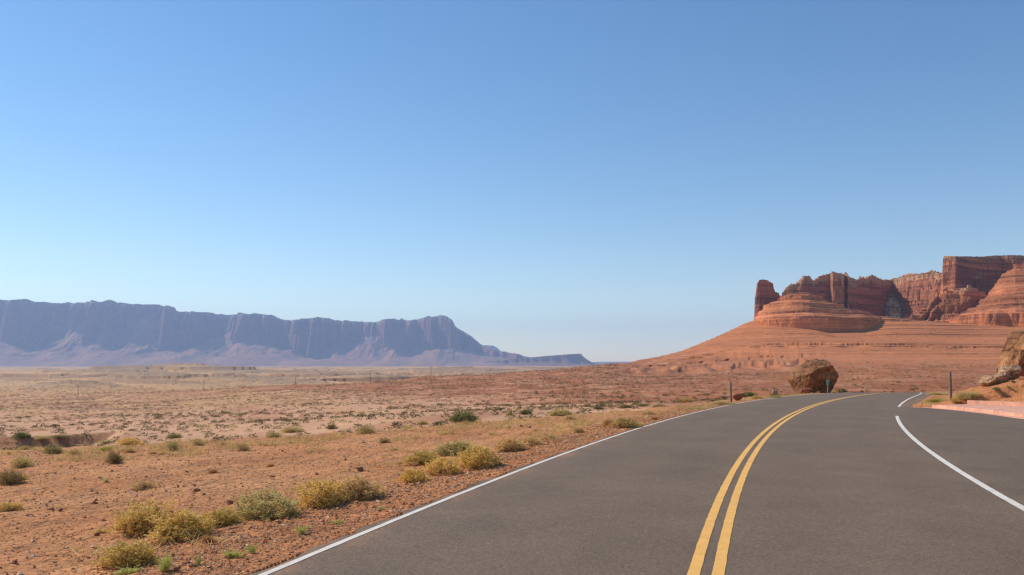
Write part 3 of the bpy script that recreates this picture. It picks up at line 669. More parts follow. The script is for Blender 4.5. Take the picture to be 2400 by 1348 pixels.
def resample(poly, n):
    p = np.array(poly, float); d = np.concatenate([[0], np.cumsum(np.hypot(*np.diff(p, axis=0).T))])
    t = np.linspace(0, d[-1], n); return np.stack([np.interp(t, d, p[:, 0]), np.interp(t, d, p[:, 1])], 1)
kf = [(19.15, 38.9), (19.12, 36.6), (18.75, 33.6), (18.0, 30.0), (17.5, 26.0), (17.0, 22.0), (16.8, 14.0)]
kfr = resample(kf, 60)
def off(poly, d):
    t = np.gradient(poly, axis=0); t /= np.linalg.norm(t, axis=1)[:, None]
    return poly + np.stack([-t[:, 1], t[:, 0]], 1) * d
lens = np.concatenate([[0], np.cumsum(np.hypot(*np.diff(kfr, axis=0).T))])
def pieces(poly, length, gap):
    d = np.concatenate([[0], np.cumsum(np.hypot(*np.diff(poly, axis=0).T))]); out = []
    a = 0
    while a < d[-1] - 0.2:
        b = min(a + length, d[-1]); t = np.linspace(a, b - gap, 10)
        out.append(np.stack([np.interp(t, d, poly[:, 0]), np.interp(t, d, poly[:, 1])], 1)); a = b
    return out
for q in pieces(kfr, 3.0, 0.03):
    ribbon_solid('kerb', q, off(q, 0.16), 0.135, -0.12, M['kerb'], 'pink concrete kerb length along the pull-out')
gut = np.vstack([[(18.5, 39.35)], kfr]); gut = resample(gut, 50)
ribbon_solid('gutter', off(gut, -0.28), off(gut, -0.004), 0.012, -0.12, M['kerb'], 'pink concrete gutter strip at the foot of the kerb', 0.003)
bk = resample([(21.2, 39.75), (21.85, 38.3), (22.3, 37.1), (22.7, 35.4), (22.9, 33.0), (22.9, 14.0)], 60)
for q in pieces(bk, 2.9, 0.04):
    ribbon_solid('back_kerb', q, off(q, 0.2), 0.31, -0.1, M['kerb'], 'taller pink concrete kerb holding back the dirt mound')
# pavement slab between the two kerbs
a_ = off(resample(kf, 40), 0.165); b_ = np.stack([np.interp(np.linspace(0, 1, 40), np.linspace(0, 1, 60), bk[:, i]) for i in (0, 1)], 1) - np.array([0.01, 0])
ribbon_solid('pavement', a_, b_, 0.128, -0.1, M['kerb'], 'pink concrete pavement between the two kerbs', 0.003)

# ------------------------------------------------------------------ rocks
def icosphere(sub):
    import bmesh
    bm = bmesh.new(); bmesh.ops.create_icosphere(bm, subdivisions=sub, radius=1.0)
    V = np.array([v.co[:] for v in bm.verts]); Fc = np.array([[v.index for v in f.verts] for f in bm.faces]); bm.free()
    return V / np.linalg.norm(V, axis=1)[:, None], Fc
ICO = {k: icosphere(k) for k in (2, 3, 4, 6)}
def poly_rock(planes, sub=4, rough=0.05, freq=1.5, seed=0, soft=14.0):
    D, Fc = ICO[sub]
    r = np.zeros(len(D))
    for n, d in planes:
        n = np.array(n, float); n /= np.linalg.norm(n)
        r += np.maximum(D @ n / d, 1e-3) ** soft           # smooth maximum of the planes' 1/r
    r = r ** (-1.0 / soft)
    P = D * r[:, None]
    P = P + D * (rough * fbm3(P * freq + seed * 3.1, 5, seed, 0.55))[:, None]
    return P, Fc
def rand_planes(seed, sx, sy, sz, n=11):
    g = np.random.default_rng(seed); pl = []
    for i in range(n):
        v = g.normal(size=3); v /= np.linalg.norm(v)
        d = 1.0 / math.sqrt((v[0] / sx) ** 2 + (v[1] / sy) ** 2 + (v[2] / sz) ** 2)
        pl.append((v, d * g.uniform(0.8, 1.05)))
    for v, d in (((1, 0, 0), sx), ((-1, 0, 0), sx), ((0, 1, 0), sy), ((0, -1, 0), sy), ((0, 0, 1), sz), ((0, 0, -1), sz)): pl.append((v, d))
    return pl
# the balanced boulder beside the road
bs = 0.05
edges = [((-55, -5), (-2, 33)), ((-2, 33), (37, 37)), ((37, 37), (48, 19)), ((48, 19), (52, 9)), ((52, 9), (46, -8)), ((46, -8), (30, -31)), ((30, -31), (-37, -36)), ((-37, -36), (-48, -22)), ((-48, -22), (-55, -5))]
pl = []
for (x0, z0), (x1, z1) in edges:
    nx, nz = -(z1 - z0), (x1 - x0); L_ = math.hypot(nx, nz); nx /= L_; nz /= L_
    d = (nx * x0 + nz * z0) * bs
    ty_ = -0.22 if nz > 0.5 else (0.3 if nz < -0.5 else 0.0)
    pl.append(((nx, ty_, nz), abs(d)))
pl += [((0.16, -1, -0.30), 1.35), ((-0.83, -0.62, -0.05), 1.80), ((0, 1, 0), 2.2), ((0.6, 0.75, 0), 2.3), ((-0.5, 0.8, 0.2), 2.3)]
P, Fc = poly_rock(pl, 6, 0.075, 1.2, 3, 60.0)
P = P + 0.03 * (fbm3(P * 5.0, 3, 9))[:, None] * P / np.linalg.norm(P, axis=1)[:, None]
P[:, 2] = np.where(P[:, 2] > 1.2, P[:, 2] + 0.09 * fbm3(P * 3.2, 3, 12), P[:, 2])
hole = np.exp(-(((P[:, 0] - 1.05) / 0.34) ** 2 + ((P[:, 2] - 0.78) / 0.36) ** 2)) * (P[:, 1] < -0.3)
P[:, 1] += 0.5 * hole
Yb = 100.0; cx_, _, cz_ = pt(1907, 887, Yb)
bo = mesh_np('boulder', P, Fc, M['boulder'], smooth=False); bo.location = (cx_, Yb, cz_)
tag(bo, 'huge ochre boulder balanced at the road edge by the green mile marker', 'boulder')

def rock(px, py, w, h, mat, label, cat='rock', sub=4, seed=1, name='rock', Y=None, rough=0.12, depth=0.8, tilt=0.0, group=None, sink=0.12):
    """a rock that shows w x h photo pixels with its foot at (px, py)"""
    if Y is None: x, y, z = ground_at(px, py)
    else: x, y = (px - CX) / F * Y, Y; z = float(H(np.array([x]), np.array([Y]))[0])
    k = y / F; sx, sz = w * k / 2, h * k / 2 * 1.1; sc = max(sx, sz)
    P, Fc = poly_rock(rand_planes(seed, sx / sc, depth * sx / sc, sz / sc), sub, rough, 1.7, seed, 16.0)
    P = P * sc
    if tilt:
        c, s_ = math.cos(tilt), math.sin(tilt); P = np.stack([P[:, 0] * c - P[:, 2] * s_, P[:, 1], P[:, 0] * s_ + P[:, 2] * c], 1)
    P[:, 2] -= P[:, 2].min() * (1 - sink)
    o = mesh_np(name, P, Fc, mat, smooth=False); o.location = (x, y, z - 0.005)
    return tag(o, label, cat, group)

RR, PR, BR = M['redrock'], M['palerock'], M['boulder']
def sil_planes(pts, k, front, extra):
    pl = []
    for (x0, z0), (x1, z1) in zip(pts, pts[1:] + pts[:1]):
        nx, nz = -(z1 - z0), (x1 - x0); L_ = math.hypot(nx, nz); nx /= L_; nz /= L_
        pl.append(((nx, -0.12 if nz > 0.6 else 0.0, nz), abs(nx * x0 + nz * z0) * k))
    return pl + front + extra
P, Fc = poly_rock(sil_planes([(-49, -42), (-48, -8), (-36, 28), (-14, 55), (34, 58), (62, 20), (66, -46)], 0.027, [((0.22, -1, -0.22), 1.0), ((-0.8, -0.5, 0.32), 1.56)], [((0, 1, 0), 1.5), ((0.7, 0.7, 0), 1.6), ((-0.6, 0.7, 0.2), 1.5)]), 6, 0.07, 1.6, 5, 50.0)
x_, y_ = (2409 - CX) / F * 54.0, 54.0; z_ = float(H(np.array([x_]), np.array([y_]))[0])
tb = mesh_np('boulder', P, Fc, BR); tb.location = (x_, y_, max(z_ + 1.0, EYE - (838 - HY) / F * 54.0))
tag(tb, 'tall tan boulder standing on the dirt mound behind the kerbs', 'boulder')
rock(2364, 890, 56, 33, PR, 'pale rounded rock leaning against the tall tan boulder on the mound', seed=6, Y=51.0, sub=6, tilt=0.35)
rock(2318, 903, 66, 22, PR, 'low pale crumbly rock at the lower end of the mound crest', seed=7, Y=50.0, sub=6, tilt=0.15)
rock(1732, 939, 30, 15, RR, 'dark red angular rock lying right beside the wooden roadside post', seed=8, tilt=0.25)
rock(1816, 930, 13, 16, PR, 'small upright tan rock between the wooden post and the huge boulder', seed=9)
rock(1889, 922, 27, 12, RR, 'orange wedge of rock under the front of the huge boulder', seed=10, Y=93.0)
rock(1918, 922, 14, 6, RR, 'small orange rock by the foot of the mile marker', seed=11, Y=93.0)
rock(1970, 921, 21, 6, RR, 'flat orange slab at the road edge past the mile marker', seed=12, Y=102.0)
rock(2020, 920, 9, 5, RR, 'small red rock alone on the crest of the road', seed=13, Y=108.0)
rock(2375, 898, 12, 6, PR, 'small pale stone on the dirt below the tall tan boulder', seed=14)
rock(539, 1183, 17, 9, RR, 'wedge shaped reddish stone above the pale sage mound', 'stone', 3, 15)
rock(402, 1206, 12, 9, RR, 'dark red blocky stone between two golden shrubs', 'stone', 3, 16)
rock(845, 1105, 17, 10, RR, 'largest pinkish stone on the open gravel above the long golden mound', 'stone', 3, 17)
rock(743, 1114, 8, 5, RR, 'dark brown stone on the open gravel by the long golden mound', 'stone', 3, 18)
rock(1237, 1102, 14, 7, RR, 'reddish stone right at the asphalt edge', 'stone', 3, 19)
rock(814, 1178, 9, 5, RR, 'dark stone below the tan end of the long golden mound', 'stone', 3, 20)
rock(142, 1199, 10, 6, RR, 'dark red stone on the gravel above the low flat shrub', 'stone', 3, 21)
rock(34, 1322, 12, 8, RR, 'round dark red stone alone in the near gravel', 'stone', 3, 22)
rock(414, 1339, 15, 10, RR, 'dark stone beside the feathery light green weed', 'stone', 3, 23)
rock(227, 1256, 12, 8, RR, 'brown stone at the tip of the low creeping golden branch', 'stone', 3, 24)
rock(463, 1152, 16, 7, RR, 'flat brown slab stone on the gravel above the golden shrubs', 'stone', 3, 25)
rock(478, 1160, 12, 5, PR, 'pale flat stone next to the flat brown slab', 'stone', 3, 26)
rock(1327, 1040, 8, 4, RR, 'dark stone on the shoulder below the tan tuft', 'stone', 3, 27)
rock(1221, 1001, 9, 5, PR, 'pale pink stone among pale green tufts', 'stone', 3, 28)
rock(1241, 1003, 8, 5, PR, 'second pale stone beside the pale pink one', 'stone', 3, 29)
rock(208, 1310, 9, 5, RR, 'dark red stone by the nearest golden shrub', 'stone', 3, 30)
rock(64, 1209, 10, 4, PR, 'white stone on the gravel by the golden tuft at the frame edge', 'stone', 3, 31)
rock(340, 1242, 13, 7, PR, 'cream stone under the shady side of the golden shrub', 'stone', 3, 32)

# ------------------------------------------------------------------ posts, mile marker, poles
def wood_post(px, py, h, r, label, lean):
    x, y, z = ground_at(px, py)
    mb = MB(); n = 9
    zs = [-0.25, 0.0, 0.3 * h, 0.7 * h, h - 0.02, h]; rs = [r, r, r * 1.02, r * 0.97, r * 0.95, r * 0.8]
    mb.tube([(lean * q, 0, q) for q in zs], rs, 12)
    root = empty('wooden_post', (x, y, z)); tag(root, label, 'post', 'wooden posts beside the road')
    mb.build('shaft', M['wood'], root, smooth=True)
    b = MB(); b.tube([(lean * h, 0, h - 0.02), (lean * h, 0, h + 0.006)], [r * 0.82, r * 0.78], 12); b.build('cut_top', M['darkwood'], root)
    return root
wood_post(1714, 943, 49 * 47 / 2000, 0.052, 'weathered wooden post by the dark red rock before the huge boulder', -0.035)
wood_post(2229, 938, 57 * 50 / 2000, 0.062, 'stout wooden post in the grass behind the pink kerb', -0.035)
Ys_ = 88.0; x, _, _z = pt(1940, 920, Ys_); z = float(H(np.array([x]), np.array([Ys_]))[0])
mm = empty('mile_marker', (x, Ys_, z)); tag(mm, 'small green mile marker sign on a thin steel post before the huge boulder', 'sign')
top_ = EYE - (890.5 - HY) / F * Ys_ - z
mb = MB(); mb.box(-0.032, 0.032, 0.0, 0.03, -0.2, top_ - 0.06); mb.build('post', M['galv'], mm)
pw_, ph_ = 0.30, 0.50; zc = top_ - ph_ / 2
mb = MB(); mb.box(-pw_ / 2, pw_ / 2, -0.010, -0.004, zc - ph_ / 2, zc + ph_ / 2)
brd = mb.build('plate', M['signwhite'], mm)
mb = MB(); mb.box(-pw_ / 2 + .014, pw_ / 2 - .014, -0.014, -0.0095, zc - ph_ / 2 + .014, zc + ph_ / 2 - .014); mb.build('green_face', M['green'], brd)
def text_mesh(body, size, loc, parent, name, sx=1.0):
    cu = bpy.data.curves.new(name, 'FONT'); cu.body = body; cu.size = size; cu.align_x = 'CENTER'; cu.extrude = 0.001
    ob = bpy.data.objects.new(name + '_curve', cu); COL.objects.link(ob)
    dg = bpy.context.evaluated_depsgraph_get(); me = bpy.data.meshes.new_from_object(ob.evaluated_get(dg))
    bpy.data.objects.remove(ob); me.materials.clear(); me.materials.append(M['signwhite'])
    o = bpy.data.objects.new(name, me); COL.objects.link(o); o.parent = parent
    o.location = loc; o.rotation_euler = (R(90), 0, 0); o.scale = (sx, 1, 1)
    return o
text_mesh('MILE', 0.135, (0, -0.017, zc + 0.085), brd, 'lettering', 0.8)
text_mesh('1', 0.29, (0, -0.017, zc - 0.185), brd, 'number')
# the line of utility poles across the valley
POLES = [(183, 941, 903, 545), (478, 924, 889, 575), (693, 917, 884, 615), (868, 905, 873, 670), (1010, 890, 858.5, 740), (1318, 872, 861, 905), (1392, 864, 855, 960)]
PL = ['tallest utility pole standing alone over the yellow valley floor', 'utility pole at the foot of the dark banded hillock', 'utility pole on the rim of the red ridge, third along the line',
      'utility pole showing above the red ridge near small dark scarps', 'utility pole with a clear crossarm below the middle of the far cliffs', 'tiny utility pole below the low tilted bench', 'tiny utility pole where the red slope meets the far plateau']
for (px, pb, ptop, Y), lab in zip(POLES, PL):
    x = (px - CX) / F * Y; z = float(H(np.array([x]), np.array([float(Y)]))[0]); h = EYE - (ptop - HY) / F * Y - z
    rt = empty('utility_pole', (x, Y, z)); tag(rt, lab, 'utility pole', 'utility poles crossing the valley')
    mb = MB(); mb.tube([(0, 0, -0.5), (0, 0, h)], [0.17, 0.12], 8); mb.build('shaft', M['darkwood'], rt, smooth=True)
    mb = MB(); mb.box(-1.15, 1.15, -0.20, -0.09, h - 0.75, h - 0.6); arm = mb.build('crossarm', M['darkwood'], rt)
    for xi in (-1.0, -0.45, 1.0):
        mb = MB(); mb.tube([(xi, -0.145, h - 0.6), (xi, -0.145, h - 0.4)], [0.06, 0.05], 6); mb.build('insulator', M['galv'], arm)
    rt.rotation_euler = (0, 0, R(20))

# ------------------------------------------------------------------ shrubs
def leaves(P, Dr, ln, wd, g):
    """one pointed leaf (two triangles as a quad) at each point P, lying along Dr"""
    n = len(P); Dr = Dr / np.linalg.norm(Dr, axis=1)[:, None]
    q = g.normal(size=(n, 3)); side = np.cross(Dr, q); side /= np.linalg.norm(side, axis=1)[:, None] + 1e-9
    ln = ln * g.uniform(0.6, 1.3, (n, 1)); wd = wd * g.uniform(0.7, 1.2, (n, 1))
    V = np.stack([P, P + Dr * ln * 0.5 + side * wd, P + Dr * ln, P + Dr * ln * 0.5 - side * wd], 1).reshape(-1, 3)
    return V, np.arange(4 * n).reshape(n, 4)
def ribbons(A, B, bend, w, g):
    """thin bent twigs from A to B (three spans)"""
    n = len(A); t = np.array([0, .35, .7, 1.0]); q = g.normal(size=(n, 3)); q /= np.linalg.norm(q, axis=1)[:, None]
    d = B - A; sd_ = np.cross(d, q); sd_ /= np.linalg.norm(sd_, axis=1)[:, None] + 1e-9
    V = []
    for k, tt in enumerate(t):
        c = A + d * tt + q * (bend * 4 * tt * (1 - tt)); ww = w * (1 - 0.7 * tt)
        V += [c - sd_ * ww, c + sd_ * ww]
    V = np.stack(V, 1); b = np.arange(n)[:, None] * 8
    Fc = np.concatenate([b + np.array([2 * k, 2 * k + 1, 2 * k + 3, 2 * k + 2]) for k in range(3)], 0)
    return V.reshape(-1, 3), Fc
def dome_pts(n, g, shell=0.55, lump=0.25, seed=0):
    u = g.uniform(0, 2 * np.pi, n); ct = g.uniform(0.02, 1, n); st = np.sqrt(1 - ct * ct)
    d = np.stack([st * np.cos(u), st * np.sin(u), ct], 1)
    r = (shell + (1 - shell) * g.uniform(0, 1, n) ** 0.6) * (1 + lump * fbm3(d * 2.9 + seed, 3, seed))
    return d * r[:, None], d
def build_part(V, Fc, mat, tint):
    me = bpy.data.meshes.new('shrub'); V = np.ascontiguousarray(V, np.float32); Fc = np.ascontiguousarray(Fc, np.int32)
    me.vertices.add(len(V)); me.vertices.foreach_set('co', V.ravel()); me.loops.add(Fc.size); me.loops.foreach_set('vertex_index', Fc.ravel())
    me.polygons.add(len(Fc)); me.polygons.foreach_set('loop_start', np.arange(0, Fc.size, 4, dtype=np.int32)); me.update(calc_edges=True)
    a = me.attributes.new('tint', 'FLOAT_COLOR', 'POINT'); c = np.ones((len(V), 4), np.float32); c[:, :3] = np.asarray(tint)[:, None]; a.data.foreach_set('color', c.ravel())
    me.materials.append(mat)
    return me
def make_kind(style, seed):
    """foliage and twig meshes for a plant one unit wide (x, y from -0.5 to 0.5) and one unit tall, base at the origin"""
    g = np.random.default_rng(seed)
    sq = np.array([0.5, 0.5, 1.0])
    if style == 'clumpy':       # dense mound of short upright leafy spikes
        n = 640; P, d = dome_pts(n, g, 0.60, 0.44, seed)
        V, Fc, T = [], [], []; b = 0
        for p, dd in zip(P, d):
            k = 9; ax = dd * 0.55 + np.array([0, 0, 0.75]) + g.normal(size=3) * 0.28; ax /= np.linalg.norm(ax)
            pos = p * sq + ax * g.uniform(-0.02, 0.16, (k, 1)) * np.array([0.7, 0.7, 1.2]) + g.normal(size=(k, 3)) * 0.012
            dr = ax + g.normal(size=(k, 3)) * 0.55
            v, f = leaves(pos, dr, 0.068, 0.017, g); V.append(v); Fc.append(f + b); b += len(v)
            T.append(np.repeat(np.clip(g.uniform(0.1, 0.8) + g.normal(size=k) * 0.2, 0, 1), 4))
        V, Fc, T = np.concatenate(V), np.concatenate(Fc), np.concatenate(T)
        E, d2 = dome_pts(200, g, 0.85, 0.44, seed); w = 0.006
    elif style == 'wispy':      # broom of fine upright stems
        E, d2 = dome_pts(520, g, 0.75, 0.18, seed); w = 0.004
        pos = E * sq; k = 5
        Pp = np.repeat(pos, k, 0) * g.uniform(0.55, 1.04, (len(pos) * k, 1)) + g.normal(size=(len(pos) * k, 3)) * 0.02
        dr = np.repeat(d2, k, 0) * 0.6 + np.array([0, 0, 0.8]) + g.normal(size=(len(pos) * k, 3)) * 0.35
        V, Fc = leaves(Pp, dr, 0.085, 0.008, g); T = np.repeat(np.clip(g.uniform(0, 1, len(Pp)), 0, 1), 4)
    elif style == 'low':        # low dry twiggy cushion
        E, d2 = dome_pts(300, g, 0.6, 0.35, seed); w = 0.006
        pos = E * sq; k = 8
        Pp = np.repeat(pos, k, 0) * g.uniform(0.45, 1.02, (len(pos) * k, 1)) + g.normal(size=(len(pos) * k, 3)) * 0.03
        dr = np.repeat(d2, k, 0) + g.normal(size=(len(pos) * k, 3)) * 0.7
        V, Fc = leaves(Pp, dr, 0.07, 0.010, g); T = np.repeat(np.clip(g.uniform(0, 1, len(Pp)), 0, 1), 4)
    else:                       # 'feather': loose sprays of a fresh weed
        n = 26; a = g.uniform(0, 2 * np.pi, n); rr = g.uniform(0.05, 0.5, n)
        E = np.stack([np.cos(a) * rr * 2, np.sin(a) * rr * 2, g.uniform(0.45, 1.0, n)], 1); w = 0.010
        k = 46; t = g.uniform(0.2, 1.0, (n, k, 1)); base = g.normal(size=(n, 1, 3)) * np.array([0.12, 0.12, 0])
        pos = base * (1 - t) + (E * np.array([0.5, 0.5, 1]))[:, None] * t + g.normal(size=(n, k, 3)) * 0.025
        Pp = pos.reshape(-1, 3); dr = g.normal(size=(len(Pp), 3)) + np.array([0, 0, 0.7])
        V, Fc = leaves(Pp, dr, 0.075, 0.014, g); T = np.repeat(g.uniform(0, 1, len(Pp)), 4)
    V[:, 2] = np.maximum(V[:, 2], 0.0)
    A = g.normal(size=(len(E), 3)) * np.array([0.06, 0.06, 0.0])
    tv, tf = ribbons(A, E * sq, 0.06, w, g)
    return (V, Fc, T), (tv, tf, np.repeat(g.uniform(0, 1, len(E)), 8))
KIND = {}
for st_, nv in (('clumpy', 3), ('wispy', 3), ('low', 2), ('feather', 3)):
    for v in range(nv): KIND[st_, v] = make_kind(st_, 500 + 10 * len(KIND) + v)
MESHES = {}
def shrub_meshes(style, v, mat):
    key = (style, v, mat)
    if key not in MESHES:
        (V, Fc, T), (tv, tf, tt) = KIND[style, v]
        fo = build_part(V, Fc, M[mat], T); tw = build_part(tv, tf, M['twig'] if style != 'feather' else M[mat], tt)
        one = build_part(np.concatenate([V, tv]), np.concatenate([Fc, tf + len(V)]), M[mat], np.concatenate([T, tt * 0.3]))
        MESHES[key] = (fo, tw, one)
    return MESHES[key]
_cnt = [0]
def plant(px, py, w, h, style, mat, label, name='desert_shrub', cat='shrub', group=None, parts=None):
    x, y, z = ground_at(px, py - 1)
    k = y / F; _cnt[0] += 1
    v = _cnt[0] % (2 if style == 'low' else 3); rz = (_cnt[0] * 2.399) % 6.283
    fo, tw, one = shrub_meshes(style, v, mat)
    sc = (w * k * (1.26 if style == 'clumpy' else 1.14), w * k * random.uniform(0.85, 1.05), h * k * (0.78 if style == 'clumpy' else 0.86))
    y += sc[1] * 0.35; z = float(H(np.array([x]), np.array([y]))[0])
    if parts is None: parts = w >= 34
    if parts:
        o = empty(name, (x, y, z - 0.01), rz); o.scale = sc
        for nm, me in (('foliage', fo), ('twigs', tw)):
            c = bpy.data.objects.new(nm, me); COL.objects.link(c); c.parent = o; c.rotation_euler = (0, 0, rz * 0)
    else:
        o = bpy.data.objects.new(name, one); COL.objects.link(o); o.location = (x, y, z - 0.01); o.scale = sc; o.rotation_euler = (0, 0, rz)
    return tag(o, label, cat, group)
G1 = 'golden shrubs along the gravel shoulder'; G2 = 'shrubs on the roadside bench'; G3 = 'shrubs along the rim of the bench'; G4 = 'green weeds by the asphalt'; G5 = 'low shrubs beside the distant road edge'
